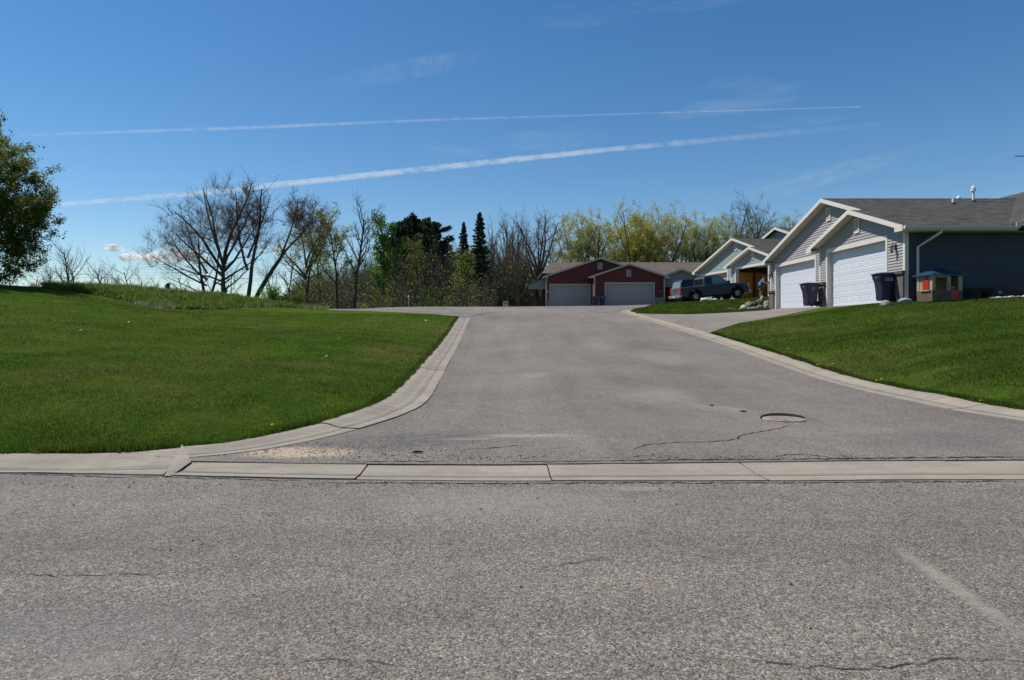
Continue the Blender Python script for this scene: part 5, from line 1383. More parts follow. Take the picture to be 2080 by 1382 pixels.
for (px, py, lab) in ((663, 727, 'white paper scrap on the middle of the left lawn'), (262, 657, 'white scrap high on the left lawn'), (164, 674, 'white scrap lower on the left lawn'), (865, 653, 'white scrap near the far end of the left kerb')):
    x, y = gp(px, py); m = MB(); s = .0011 * y
    m.quad((-s * 1.6, -s, .03), (s * 1.4, -s * .7, .05), (s * 1.7, s, .06), (-s, s * 1.2, .04)); m.quad((-s * 1.6, -s, .03), (s * 1.4, -s * .7, .05), (s * .7, 0, .03 + s), (-s * .7, 0, .035 + s))
    tag(m.build('paper_scrap', M['paper'], None, loc=(x, y, g1(x, y))), lab, 'litter', 'white scraps on the lawn')
M['petal'] = plain('petal_yellow', (0.75, 0.52, 0.02), .7, .1)
M['stem'] = plain('stem_green', (0.05, 0.12, 0.02), .7, .1)
dl = [(1601, 713, 'furthest dandelion along the right kerb'), (1661, 746, 'dandelion by the right kerb, below the driveway'), (1692, 744, 'dandelion a step up the slope from the right kerb'), (1781, 779, 'dandelion midway along the right kerb'), (1790, 776, 'dandelion just behind the one midway along the right kerb'), (1992, 821, 'dandelion nearest the right edge of the picture'), (553, 871, 'single dandelion at the left kerb corner'), (907, 672, 'first of two dandelions at the upper left kerb'), (903, 676, 'second of two dandelions at the upper left kerb')]
for px, py, lab in dl:
    x, y = gp(px, py); k = .6 + y * .025
    D = empty('dandelion', (x, y, g1(x, y)), 0, lab, 'flower', 'dandelions in the lawns')
    m = MB(); m.tube([(0, 0, 0), (.004, 0, .045 * k)], .0025, 5); m.build('stem', M['stem'], D)
    m = MB(); m.lathe([(.004, .042 * k), (.022 * k, .05 * k), (.024 * k, .058 * k), (.008, .064 * k)], n=10); m.build('flower_head', M['petal'], D)
# ------------------------------------------------------------------ trees
M['bark'] = plain('bark', (0.070, 0.060, 0.052), 0.95, 0.1, var=.35, scale=3)
M['bark_pale'] = plain('bark_pale', (0.11, 0.097, 0.080), 0.95, 0.1, var=.3, scale=3)
M['twig'] = plain('twig', (0.13, 0.106, 0.094), 0.95, 0.05, var=.2)
M['twig_grey'] = plain('twig_grey', (0.17, 0.152, 0.130), 0.95, 0.05, var=.2)
M['leaf_young'] = leafmat('leaf_young_green', [(0.15, 0.20, 0.03), (0.22, 0.28, 0.045), (0.32, 0.37, 0.08)], .58)
M['leaf_big'] = leafmat('leaf_big_tree', [(0.085, 0.120, 0.018), (0.145, 0.180, 0.030), (0.22, 0.24, 0.055)], .55)
M['leaf_yellow'] = leafmat('leaf_yellow_green', [(0.30, 0.30, 0.045), (0.40, 0.38, 0.065), (0.52, 0.47, 0.11)], .58)
M['leaf_pale'] = leafmat('leaf_pale_olive', [(0.31, 0.33, 0.11), (0.41, 0.42, 0.16), (0.52, 0.51, 0.25)], .58)
M['leaf_bright'] = leafmat('leaf_bright_green', [(0.06, 0.13, 0.015), (0.10, 0.20, 0.02), (0.15, 0.25, 0.04)], .45)
M['bud'] = leafmat('bud_russet', [(0.12, 0.065, 0.045), (0.17, 0.095, 0.065), (0.23, 0.14, 0.10)], .35)
M['needle'] = leafmat('needle_dark', [(0.024, 0.042, 0.024), (0.042, 0.068, 0.036), (0.075, 0.105, 0.055)], .15)
M['needle_light'] = leafmat('needle_green', [(0.02, 0.05, 0.012), (0.04, 0.085, 0.02), (0.09, 0.13, 0.03)], .2)
M['red_leaf'] = leafmat('red_leaf', [(0.10, 0.015, 0.02), (0.18, 0.03, 0.035), (0.22, 0.06, 0.05)], .3)

def tubes_np(P, Rr, k):
    """P (B,n,3) polylines, Rr (B,n) -> V, F(quads)"""
    B, n, _ = P.shape
    d = np.empty_like(P); d[:, 1:-1] = P[:, 2:] - P[:, :-2]; d[:, 0] = P[:, 1] - P[:, 0]; d[:, -1] = P[:, -1] - P[:, -2]
    d /= np.maximum(np.linalg.norm(d, axis=2, keepdims=True), 1e-9)
    main = P[:, -1] - P[:, 0]
    ref = np.where(np.abs(main[:, 2:3]) > .8 * np.linalg.norm(main, axis=1, keepdims=True), np.array([[1., 0, 0]]), np.array([[0., 0, 1]]))[:, None].repeat(n, 1)
    u = np.cross(d, ref); u /= np.maximum(np.linalg.norm(u, axis=2, keepdims=True), 1e-9)
    w = np.cross(d, u)
    a = np.arange(k) * 2 * PI / k
    V = P[:, :, None] + (u[:, :, None] * np.cos(a)[:, None] + w[:, :, None] * np.sin(a)[:, None]) * Rr[:, :, None, None]
    idx = np.arange(B * n * k).reshape(B, n, k)
    f = np.stack([idx[:, :-1], np.roll(idx, -1, 2)[:, :-1], np.roll(idx, -1, 2)[:, 1:], idx[:, 1:]], -1).reshape(-1, 4)
    return V.reshape(-1, 3), f
def leaf_quads(C, size, rs, stretch=1.0, flat=0.0):
    n = len(C)
    a = rs.randn(n, 3); a[:, 2] *= (1 - flat); a /= np.linalg.norm(a, axis=1, keepdims=True)
    b = rs.randn(n, 3); b[:, 2] *= (1 - flat); b -= a * (a * b).sum(1, keepdims=True); b /= np.linalg.norm(b, axis=1, keepdims=True)
    s = size * (.6 + .8 * rs.rand(n, 1))
    V = np.stack([C - a * s * .5 * stretch, C + b * s * .32, C + a * s * .5 * stretch, C - b * s * .32], 1).reshape(-1, 3)
    return V, np.arange(4 * n).reshape(-1, 4)
def fill_crown(T, c, r, n, sub=7, subL=.9, bias=.55, low=-.9, rb=.012, seed=0):
    """shoots towards points spread through the crown's envelope, each joined to the nearest wood below it"""
    rs = T.rs; pts = np.concatenate([a[0] for l in (0, 1) for a in T.lv.get(l, [])] + [a[0] for a in T.lv.get(2, [])])
    C = rs.randn(n * 3, 3); C /= np.linalg.norm(C, axis=1, keepdims=True); C = C[C[:, 2] > low][:n]
    C = C * (rs.rand(len(C), 1) ** bias) * (1 + .10 * rs.randn(len(C), 1))
    C = np.array(c) + C * np.array(r)
    d0 = np.min(((C[:, None] - pts[None]) ** 2).sum(-1), 1); C = C[np.argsort(d0)]
    u = np.linspace(0, 1, 5)[:, None]
    for q in C:
        dv = q - pts; dist = np.sqrt((dv ** 2).sum(1)) + np.maximum(0, .35 - dv[:, 2]) * 1.2
        p = pts[np.argmin(dist)]; L = np.linalg.norm(q - p)
        if L < .05: continue
        pl = p + (q - p) * u + np.array([0, 0, 1]) * L * .12 * (u ** 2 - u) + np.r_[np.zeros((1, 3)), rs.randn(3, 3) * .06 * L, np.zeros((1, 3))]
        T.lv.setdefault(2, []).append((pl, np.linspace(rb + .009 * L, rb * .7, 5)))
        pts = np.concatenate([pts, pl[1:]])
        out = (q - np.array(c)) / np.array(r); dm = (q - p) / L
        for j in range(sub):
            t = .25 + .75 * rs.rand(); a = p + (q - p) * t
            d = dm * .7 + out * .5 + rs.randn(3) * .6 + np.array([0, 0, .25]); d /= np.linalg.norm(d)
            l = subL * (.5 + rs.rand()); e = rs.randn(2, 3) * .10 * l
            T.lv.setdefault(3, []).append((np.stack([a, a + d * l * .35 + e[0], a + d * l * .7 + e[1], a + d * l + e[0] + np.array([0, 0, .1 * l])]), np.linspace(rb, rb * .35, 4)))
class Tree:
    def __init__(s, seed, q):
        s.rs = np.random.RandomState(seed); s.q = q; s.lv = {}
    def grow(s, p, d, L, r, lv):
        q = s.q; rs = s.rs; n = q['seg'][lv]
        pts = np.empty((n + 1, 3)); pts[0] = p; d = np.array(d, float); d /= np.linalg.norm(d); ds = [d]
        wob, up = q['wob'][lv], q['up'][lv]
        for i in range(n):
            d = d + rs.randn(3) * wob; d[2] += up; d /= np.linalg.norm(d); ds.append(d)
            pts[i + 1] = pts[i] + d * L / n
        t = np.linspace(0, 1, n + 1); rr = r * (1 - t * (1 - q['taper'][lv]))
        s.lv.setdefault(lv, []).append((pts, rr))
        if lv + 1 >= len(q['seg']): return
        m = q['n'][lv]
        if m <= 0: return
        az = rs.rand() * 6.28
        t0 = q['t0'][lv]
        for j in range(m):
            t = t0 + (1 - t0) * (j + rs.rand()) / m; t = min(t, .98)
            x = t * n; i = int(x); f = x - i
            c = pts[i] * (1 - f) + pts[min(i + 1, n)] * f; dd = ds[min(i + 1, n)]
            az += 2.4 + rs.randn() * .4
            o = np.cross(dd, [0, 0, 1.0] if abs(dd[2]) < .9 else [1.0, 0, 0]); o /= np.linalg.norm(o); o2 = np.cross(dd, o)
            side = o * math.cos(az) + o2 * math.sin(az)
            an = R(q['ang'][lv]) * (.75 + .5 * rs.rand())
            nd = dd * math.cos(an) + side * math.sin(an)
            Lc = L * q['ratio'][lv] * (1 - q['short'][lv] * t) * (.7 + .6 * rs.rand())
            s.grow(c, nd, Lc, max(rr[i] * q['rr'][lv], q['rmin']), lv + 1)
    def meshes(s, name, bark, twig, leaf, split=2):
        q = s.q; out = {}
        for part, lvs in (('trunk', [l for l in s.lv if l < split]), ('crown', [l for l in s.lv if l >= split])):
            Vs, Fs, mi, b = [], [], [], 0
            for l in lvs:
                P = np.stack([a[0] for a in s.lv[l]]); Rr = np.stack([a[1] for a in s.lv[l]])
                V, f = tubes_np(P, Rr, (9, 7, 4, 3, 3)[l]); Vs.append(V); Fs.append(f + b); mi.append(np.zeros(len(f), int)); b += len(V)
            if part == 'crown' and q.get('leaves', 0):
                ls = [a[0] for l in list(s.lv)[-q.get('leaflv', 1):] for a in s.lv[l]]
                n = q['leaves']; k = s.rs.randint(0, len(ls), n); C = np.empty((n, 3))
                u = s.rs.rand(n) ** .6
                for i in range(n):
                    p = ls[k[i]]; x = u[i] * (len(p) - 1); j = min(int(x), len(p) - 2); C[i] = p[j] + (p[j + 1] - p[j]) * (x - j)
                C += s.rs.randn(n, 3) * q.get('scatter', .08)
                V, f = leaf_quads(C, q['leaf'], s.rs, q.get('stretch', 1.2)); Vs.append(V); Fs.append(f + b); mi.append(np.ones(len(f), int)); b += len(V)
            if Vs: out[part] = np_mesh(part, np.concatenate(Vs), np.concatenate(Fs), [bark] if part == 'trunk' else [twig, leaf or twig], np.concatenate(mi), smooth=True)
        return out
def plant(name, loc, meshes, label, cat='tree', group=None, sc=1.0, rz=0.0, scz=None):
    o = empty(name, loc, rz, label, cat, group); o.scale = (sc, sc, scz or sc)
    for k, me in meshes.items(): link(k, me, o)
    return o
DQ = dict(seg=[9, 8, 6, 4], wob=[.05, .10, .16, .22], up=[.04, .05, .06, .05], taper=[.35, .25, .25, .3], n=[10, 11, 8], t0=[.35, .18, .12], ang=[45, 44, 42], ratio=[.60, .42, .40], short=[.45, .45, .4],
          rr=[.62, .55, .55], rmin=.010, leaves=0, leaf=.1)
def Q(**k): d = dict(DQ); d.update(k); return d
def gen(seed, H, r0, q, bark='bark', twig='twig', leaf=None, limbs=None, d0=(0, 0, 1), trunk_frac=1.0, fills=()):
    T = Tree(seed, q)
    if limbs is None: T.grow((0, 0, -.25), d0, H * trunk_frac, r0, 0)
    else:
        # each limb: start height, azimuth (0 = right, 180 = left, 90 = away), tilt, length, radius; grown as level 1
        for (h, az, tilt, L, r, lv) in limbs:
            az, tilt = R(az), R(tilt)
            T.grow((0, 0, h), (math.sin(tilt) * math.cos(az), math.sin(tilt) * math.sin(az), math.cos(tilt)), L, r, lv)
    for l in (2, 3):      # keep every polyline of a level the same length for stacking
        k = 5 if l == 2 else 4
        T.lv[l] = [(np.stack([np.interp(np.linspace(0, 1, k), np.linspace(0, 1, len(a)), a[:, i]) for i in range(3)], -1), np.interp(np.linspace(0, 1, k), np.linspace(0, 1, len(b)), b)) for a, b in T.lv.get(l, [])]
    for f in fills: fill_crown(T, **f)
    return T.meshes('tree', M[bark], M[twig], M[leaf] if leaf else None)
def base_at(px, Y, dz=-.1): return Vector(on(px, Y, dz))

# --- the big leafing tree at the left edge
q = Q(seg=[9, 8, 6, 4], n=[12, 6, 2], t0=[.14, .2, .1], ang=[58, 45, 45], ratio=[.42, .34, .40], short=[.5, .4, .4], up=[.02, .03, .02, .0], leaves=150000, leaf=.105, leaflv=1, scatter=.10, rmin=.008)
plant('leafing_tree', base_at(-112, 37), gen(11, 9.0, .30, q, leaf='leaf_big', fills=[dict(c=(.1, 0, 4.45), r=(4.9, 4.8, 4.85), n=1000, sub=8, subL=.5, bias=.38, low=-.85, rb=.008)]), 'large dense leafing tree with olive foliage cut by the left edge of the picture', sc=1.0)
# --- the bare group on the bank
def bq(**k): return Q(n=[0, 7, 4], up=[.03, .03, .05, .05], wob=[.05, .065, .15, .2], t0=[.3, .25, .12], ratio=[.6, .40, .42], rr=[.6, .42, .5], rmin=.007, leaf=.085, leaflv=1, scatter=.05, **k)
def thinner(L, f=.88): return [(a, b, c, d, e * f, g) for a, b, c, d, e, g in L]
limbs = [(-.4, 0, 2, 4.4, .33, 1), (2.4, 172, 50, 5.4, .15, 1), (2.8, 200, 36, 6.4, .17, 1), (3.3, 150, 22, 7.2, .16, 1), (3.6, 20, 8, 7.4, .19, 1), (3.4, 60, 24, 6.4, .14, 1), (2.9, 10, 44, 5.2, .14, 1), (2.2, 350, 62, 4.2, .11, 1), (3.1, 260, 30, 6.4, .14, 1), (2.0, 190, 70, 4.6, .10, 1), (1.3, 5, 58, 3.8, .09, 1)]
plant('bare_tree', base_at(455, 58), gen(21, 12, .35, bq(leaves=1500), leaf='bud', limbs=thinner(limbs), fills=[dict(c=(-.2, 0, 6.4), r=(4.7, 4.2, 4.1), n=420, sub=10, subL=.75, bias=.4, low=-.45, rb=.0065)]), 'broad bare tree with a thick dark trunk, widest crown of the group on the bank')
limbs = [(-.4, 150, 12, 6.2, .19, 1), (-.3, 20, 16, 5.6, .17, 1), (2.2, 180, 48, 5.4, .12, 1), (1.7, 190, 64, 5.2, .10, 1), (2.8, 165, 34, 5.6, .11, 1), (.9, 175, 74, 4.2, .08, 1)]
plant('bare_tree', base_at(421, 59.5), gen(22, 10, .25, bq(leaves=300), leaf='bud', limbs=thinner(limbs), fills=[dict(c=(-2.5, 0, 4.6), r=(3.2, 2.8, 2.7), n=210, sub=10, subL=.7, bias=.4, low=-.6, rb=.0065)]), 'two-stemmed bare tree leaning left, its low limbs reaching far to the left')
limbs = [(-.4, 80, 1, 10.2, .22, 1), (3.0, 165, 22, 6.8, .13, 1), (4.0, 10, 17, 5.6, .11, 1)]
plant('budding_tree', base_at(503, 56.5), gen(23, 12, .25, bq(leaves=3300), leaf='bud', limbs=thinner(limbs), fills=[dict(c=(.4, 0, 7.4), r=(1.25, 1.25, 3.0), n=170, sub=8, subL=.55, bias=.5, rb=.0065), dict(c=(-1.3, 0, 6.8), r=(.9, 1.0, 2.6), n=90, sub=8, subL=.5, bias=.5, rb=.0065)]), 'tall upright tree with russet buds, trunk straight beside the leaning one')
limbs = [(-.4, 0, 24, 4.0, .24, 1), (3.0, 0, 37, 6.6, .16, 1), (3.4, 0, 20, 5.4, .12, 1)]
T_ = Tree(24, bq(leaves=2600)); 
def lean_tree():
    q = bq(leaves=2800); T = Tree(24, q)
    a = np.array([[0, 0, -.4], [.35, 0, .7], [1.0, 0, 1.9], [1.75, 0, 3.1], [2.35, .1, 4.0]]); b = np.array([[2.35, .1, 4.0], [3.2, .1, 5.1], [4.3, .1, 6.2], [5.0, .1, 7.3], [5.3, .1, 8.6]]); c = np.array([[2.35, .1, 4.0], [2.9, -.1, 5.2], [3.4, -.2, 6.4], [3.7, -.3, 7.6], [3.9, -.3, 8.8]])
    it = lambda p: np.stack([np.interp(np.linspace(0, 1, 9), np.linspace(0, 1, 5), p[:, i]) for i in range(3)], -1) + T.rs.randn(9, 3) * .02
    T.lv[1] = [(it(a), np.linspace(.21, .14, 9)), (it(b), np.linspace(.11, .02, 9)), (it(c), np.linspace(.10, .02, 9))]
    fill_crown(T, (4.9, 0, 7.0), (1.5, 1.4, 2.1), 140, 8, .55, .5, -.9, .0065); fill_crown(T, (3.6, -.2, 7.5), (1.1, 1.2, 2.0), 110, 8, .55, .5, -.9, .0065)
    return T.meshes('tree', M['bark'], M['twig'], M['bud'], split=2)
plant('budding_tree', base_at(511, 56), lean_tree(), 'leaning tree with russet buds, its trunk slanting to the right')
limbs = [(-.3, 0, 1, 5.8, .22, 1), (3.8, 170, 32, 5.2, .12, 1), (4.2, 10, 24, 6.4, .13, 1), (4.8, 120, 14, 5.6, .12, 1), (4.4, 0, 42, 5.0, .10, 1), (3.6, 190, 52, 4.4, .08, 1), (5.0, 260, 25, 4.8, .10, 1)]
plant('leafing_tree', base_at(622, 66), gen(25, 12, .25, Q(n=[0, 7, 4], t0=[.3, .3, .12], leaves=4200, leaf=.12, leaflv=1, scatter=.10, rmin=.010), leaf='leaf_young', limbs=limbs, fills=[dict(c=(.5, 0, 7.0), r=(2.9, 2.6, 3.5), n=230, sub=7, subL=.65, bias=.45, rb=.010)]), 'round-crowned tree with light green leaves on a straight trunk, right of the leaning tree')
thin = Q(seg=[10, 6, 5, 4], n=[15, 8, 6], t0=[.35, .2, .15], ang=[38, 38, 40], ratio=[.34, .45, .45], short=[.35, .4, .4], up=[.02, .07, .07, .05], wob=[.05, .10, .15, .2], rmin=.010)
m_thin = gen(31, 10.5, .17, thin)
plant('bare_tree', base_at(720, 67), gen(32, 10.6, .19, dict(thin, n=[14, 9, 7], ratio=[.36, .45, .45], t0=[.42, .2, .15])), 'slim bare tree standing alone against the sky, left of the pines')
plant('leafing_tree', base_at(687, 70), gen(33, 10.3, .15, dict(thin, leaves=2600, leaf=.15, leaflv=2, scatter=.15)), 'thin-stemmed tree with sparse fresh leaves, left of the slim bare tree') if False else \
    plant('leafing_tree', base_at(687, 70), gen(33, 10.3, .15, dict(thin, leaves=2600, leaf=.15, leaflv=2, scatter=.15), leaf='leaf_young'), 'thin-stemmed tree with sparse fresh leaves, left of the slim bare tree')
plant('leafing_tree', base_at(779, 80), gen(34, 11.2, .15, dict(thin, t0=[.25, .2, .15], ratio=[.26, .45, .45], leaves=5200, leaf=.19, leaflv=2, scatter=.2), leaf='leaf_bright'), 'narrow bright green young tree at the left side of the pines')
plant('leafing_tree', base_at(655, 82), gen(35, 9.5, .14, dict(thin, leaves=1800, leaf=.15, leaflv=2, scatter=.2), leaf='leaf_young'), 'small light green tree behind the round-crowned one')

# --- conifers
def pine(seed, H, w, t0=.30, n=30, needles=9000, nl=.30):
    rs = np.random.RandomState(seed)
    tr = np.array([[0, 0, H * t] for t in np.linspace(-.02, 1, 9)]); tr[:, :2] += rs.randn(9, 2) * .05
    V, f = tubes_np(tr[None], np.linspace(.24, .03, 9)[None], 8)
    out = {'trunk': np_mesh('trunk', V, f, [M['bark']], smooth=True)}
    P, C = [], []
    for i in range(n):
        t = t0 + (1 - t0) * ((i + rs.rand()) / n); az = i * 2.4 + rs.rand()
        L = w * (.35 + .65 * math.sin(min(1, (1 - t) / (1 - t0) * 1.25 + .12) * PI * .5)) * (.6 + .6 * rs.rand())
        u = np.linspace(0, 1, 5)[:, None]
        e = np.array([math.cos(az), math.sin(az), 0]) * L
        pl = np.array([0, 0, H * t]) + e * u + np.array([0, 0, 1]) * (L * .32 * u ** 1.6)
        P.append(pl)
        m = int(needles / n); uu = .25 + .75 * rs.rand(m, 1) ** .7
        c = np.array([0, 0, H * t]) + e * uu + np.array([0, 0, 1]) * (L * .32 * uu ** 1.6)
        k = rs.randint(0, 5, m); cl = rs.randn(5, 3) * [.28 * L * .4, .28 * L * .4, .16]
        C.append(c + cl[k] + rs.randn(m, 3) * [.16, .16, .11])
    C.append(np.c_[rs.randn(needles // 20, 2) * .22, H - np.abs(rs.randn(needles // 20)) * .8])
    V1, f1 = tubes_np(np.stack(P), np.linspace(.06, .02, 5)[None].repeat(len(P), 0), 4)
    V2, f2 = leaf_quads(np.concatenate(C), nl, rs, 1.3)
    out['crown'] = np_mesh('crown', np.concatenate([V1, V2]), np.concatenate([f1, f2 + len(V1)]), [M['bark'], M['needle']], np.r_[np.zeros(len(f1), int), np.ones(len(f2), int)])
    return out
def spruce(seed, H, w, needles=11000, mat='needle', t0=.06, nl=.22):
    rs = np.random.RandomState(seed)
    tr = np.array([[0, 0, H * t] for t in np.linspace(-.02, 1, 6)])
    V, f = tubes_np(tr[None], np.linspace(.20, .015, 6)[None], 7)
    out = {'trunk': np_mesh('trunk', V, f, [M['bark']], smooth=True)}
    nb = int(H * 11); P, C = [], []
    for i in range(nb):
        t = t0 + (1 - t0) * (i + rs.rand()) / nb; az = i * 2.4 + rs.rand() * .8
        L = w * (1 - t) ** .85 * (.65 + .55 * rs.rand()) + .12
        u = np.linspace(0, 1, 4)[:, None]; e = np.array([math.cos(az), math.sin(az), 0]) * L
        P.append(np.array([0, 0, H * t]) + e * u + np.array([0, 0, 1]) * L * (-.32 * u + .24 * u ** 2))
        m = max(4, int(needles / nb * (.35 + 1.3 * (1 - t)))); uu = rs.rand(m, 1) ** .75
        C.append(np.array([0, 0, H * t]) + e * uu + np.array([0, 0, 1]) * L * (-.32 * uu + .24 * uu ** 2) + rs.randn(m, 3) * [.09 * L ** .5, .09 * L ** .5, .06])
    V1, f1 = tubes_np(np.stack(P), np.linspace(.03, .008, 4)[None].repeat(len(P), 0), 3)
    V2, f2 = leaf_quads(np.concatenate(C), nl, rs, 1.4, .4)
    out['crown'] = np_mesh('crown', np.concatenate([V1, V2]), np.concatenate([f1, f2 + len(V1)]), [M['bark'], M[mat]], np.r_[np.zeros(len(f1), int), np.ones(len(f2), int)])
    return out
pA, pB = pine(41, 14.2, 2.9, .10, 46, 16000), pine(42, 14.2, 3.2, .12, 42, 16000)
plant('pine_tree', base_at(815, 92), pA, 'dark pine, leftmost of the three beside the bright green tree', group='dark pines', sc=.96)
plant('pine_tree', base_at(846, 93), pB, 'dark pine in the middle of the three, tallest of them', group='dark pines', sc=1.0)
plant('pine_tree', base_at(884, 90), pine(43, 14, 2.8, .08, 44, 16000), 'dark pine, rightmost of the three, before the gap of sky', group='dark pines', sc=.94)
plant('pine_tree', base_at(900, 96), pA, 'lower dark pine at the edge of the sky gap', group='dark pines', sc=.80, rz=1.4)
plant('pine_tree', base_at(829, 99), pB, 'dark pine behind the leftmost two', group='dark pines', sc=1.0, rz=2.0)
plant('pine_tree', base_at(864, 98), pA, 'dark pine behind the middle and rightmost ones', group='dark pines', sc=1.0, rz=3.1)
plant('pine_tree', base_at(800, 96), pB, 'lower dark pine just behind the bright green tree', group='dark pines', sc=.84, rz=4.0)
plant('pine_tree', base_at(918, 98), pA, 'lowest dark pine, half hidden left of the slender spruce', group='dark pines', sc=.62, rz=5.0)
plant('leafing_tree', base_at(842, 82), gen(36, 9.0, .14, dict(thin, leaves=1700, leaf=.13, leaflv=2, scatter=.2), leaf='leaf_big'), 'thinly leafed olive tree standing before the dark pines')
plant('leafing_tree', base_at(948, 78), gen(37, 7.0, .12, dict(thin, leaves=1500, leaf=.13, leaflv=2, scatter=.2), leaf='leaf_young'), 'light green tree before the slender spruce')
plant('spruce_tree', base_at(942, 86), spruce(44, 12.4, 1.9), 'slender dark spruce, the shorter of two pointed ones', group='dark spruces', sc=1.0)
plant('spruce_tree', base_at(974, 84), spruce(45, 13.2, 2.7, 15000), 'tall pointed dark spruce, highest tip of the wood', group='dark spruces', sc=1.0)
plant('spruce_tree', base_at(1037, 69), spruce(46, 1.75, .75, 2600, 'needle_light', .02, .13), 'small bright green evergreen beside the white yard sign', cat='shrub')
plant('spruce_tree', base_at(341, 84), spruce(47, 5.2, 2.2, 4500, t0=.15), 'low dark evergreen under the bare branches left of the leaning pair')

# --- bare trees and spring trees behind the houses
bareA = gen(51, 14, .2, dict(thin, n=[18, 9, 6], t0=[.30, .2, .15], up=[.02, .09, .08, .05], ang=[30, 36, 40], ratio=[.36, .42, .45]), twig='twig_grey')
bareB = gen(52, 14, .22, dict(thin, n=[16, 9, 7], t0=[.35, .2, .15], up=[.02, .10, .08, .05], ang=[26, 34, 40], ratio=[.42, .40, .45]), twig='twig_grey')
for k, (px, Y, H, mm_, lab) in enumerate(((1004, 90, 14.2, 0, 'bare grey tree just right of the tall spruce'), (1022, 92, 14.9, 1, 'bare grey tree, second right of the tall spruce'), (1038, 89, 14.2, 0, 'bare grey tree in the middle of the clump right of the tall spruce'),
                                         (1056, 93, 14.6, 1, 'bare grey tree at the right side of the clump by the spruce'), (1070, 95, 12.5, 0, 'shorter bare tree left of the round bare one'), (760, 96, 10.5, 0, 'bare tree behind the bright green young tree'), (1128, 96, 11.0, 1, 'small bare tree right of the round bare one'))):
    plant('bare_tree', base_at(px, Y), (bareA, bareB)[mm_], lab, group='bare trees by the spruces', sc=H / 17.5, rz=k * 1.7)
q = Q(n=[0, 12, 9], up=[.03, .055, .06, .05], wob=[.04, .09, .15, .2], t0=[.3, .22, .12], ang=[40, 38, 40], ratio=[.6, .42, .42], leaves=0, rmin=.012)
limbs = [(-.3, 0, 1, 5.6, .34, 1), (4.4, 175, 34, 7.0, .14, 1), (4.8, 170, 18, 7.6, .16, 1), (5.0, 5, 10, 7.8, .17, 1), (4.8, 10, 28, 7.2, .15, 1), (4.2, 0, 46, 5.6, .12, 1), (5.0, 90, 20, 7.0, .14, 1), (4.8, 270, 24, 6.8, .14, 1), (4.0, 180, 52, 5.0, .10, 1)]
plant('bare_tree', base_at(1096, 84), gen(55, 14, .3, Q(n=[0, 7, 4], t0=[.3, .3, .12], rmin=.012), limbs=limbs, fills=[dict(c=(.1, 0, 7.9), r=(3.6, 3.2, 4.0), n=260, sub=7, subL=.8, bias=.4, low=-.6, rb=.011)]), 'bare tree with a rounded fan-shaped crown at the left of the red house')
def spring_tree(seed, rx, rz, zc, leaf, nleaf, nfill=130, lean=0, split=5.5, sub=5, ls=.135):
    rs = np.random.RandomState(seed); L = []
    L.append((-.3, rs.rand() * 360, 2 + lean, split + .6, .24, 1))
    for k in range(5): L.append((split * (.62 + .38 * rs.rand()), k * 72 + rs.rand() * 40, 8 + 22 * rs.rand(), (zc + rz - split) * (.8 + .25 * rs.rand()), .12 + .05 * rs.rand(), 1))
    return gen(seed, 15, .25, Q(n=[0, 5, 3], t0=[.3, .35, .12], up=[.02, .05, .05, .03], rmin=.012, leaves=nleaf, leaf=ls, leaflv=1, scatter=.16), twig='twig_grey', leaf=leaf, limbs=L,
               fills=[dict(c=(0, 0, zc), r=(rx, rx, rz), n=nfill, sub=sub, subL=.85, bias=.5, low=-.95, rb=.012)])
sA = spring_tree(61, 3.3, 5.6, 9.9, 'leaf_pale', 15000)
sB = spring_tree(62, 3.5, 5.4, 10.2, 'leaf_yellow', 21000, 150)
sC = spring_tree(63, 3.2, 5.6, 10.0, 'leaf_pale', 7500, 140)
sD = spring_tree(64, 2.8, 6.2, 9.4, 'leaf_pale', 13000, 120)
sE = spring_tree(65, 3.2, 5.4, 9.8, 'leaf_young', 14000)
sF = spring_tree(66, 3.0, 6.2, 9.9, None, 0, 240, sub=8)
sp = [(1152, 98, 11.5, sD, 'small pale-leaved tree between the round bare tree and the taller pale ones'), (1172, 100, 16.6, sA, 'pale-leaved tree over the left gable of the red house, left of the pair'), (1206, 102, 17.0, sD, 'pale-leaved tree over the left gable of the red house, right of the pair'),
      (1240, 106, 16.2, sC, 'thinly leaved tree between the pale pair and the yellow-green tree'), (1285, 100, 16.8, sB, 'broad yellow-green tree above the right gable of the red house, fullest of the row'), (1312, 104, 16.8, sB, 'yellow-green tree just right of the fullest one'),
      (1352, 101, 17.2, sC, 'nearly bare tree with forked dark limbs right of the yellow-green ones'), (1385, 104, 16.4, sA, 'pale-leaved tree above the brown roof ridge'), (1418, 102, 16.0, sD, 'pale-leaved tree above the pickup truck'),
      (1440, 107, 14.6, sE, 'green-leaved tree low between the pale tree and the bare one'), (1468, 102, 15.8, sA, 'pale-leaved tree left of the tall bare one above the green-grey house'), (1503, 104, 18.2, sF, 'tall bare tree above the green-grey house, highest of the row'),
      (1545, 104, 17.6, sF, 'bare spreading tree right of the tall bare one'), (1530, 112, 15.5, sC, 'thin tree behind the two bare ones'), (1585, 106, 16.3, sE, 'olive-green tree above the upper gable'), (1618, 108, 16.2, sE, 'olive-green tree at the roof edge of the nearest house'), (1334, 112, 15.0, sE, 'green tree behind the forked nearly bare one'), (1262, 114, 14.5, sE, 'green tree low behind the yellow-green one')]
for k, (px, Y, H, mm_, lab) in enumerate(sp):
    plant('spring_tree', base_at(px, Y, -.2), mm_, lab, group='spring trees behind the houses', sc=H / 16.2, rz=k * 2.1)
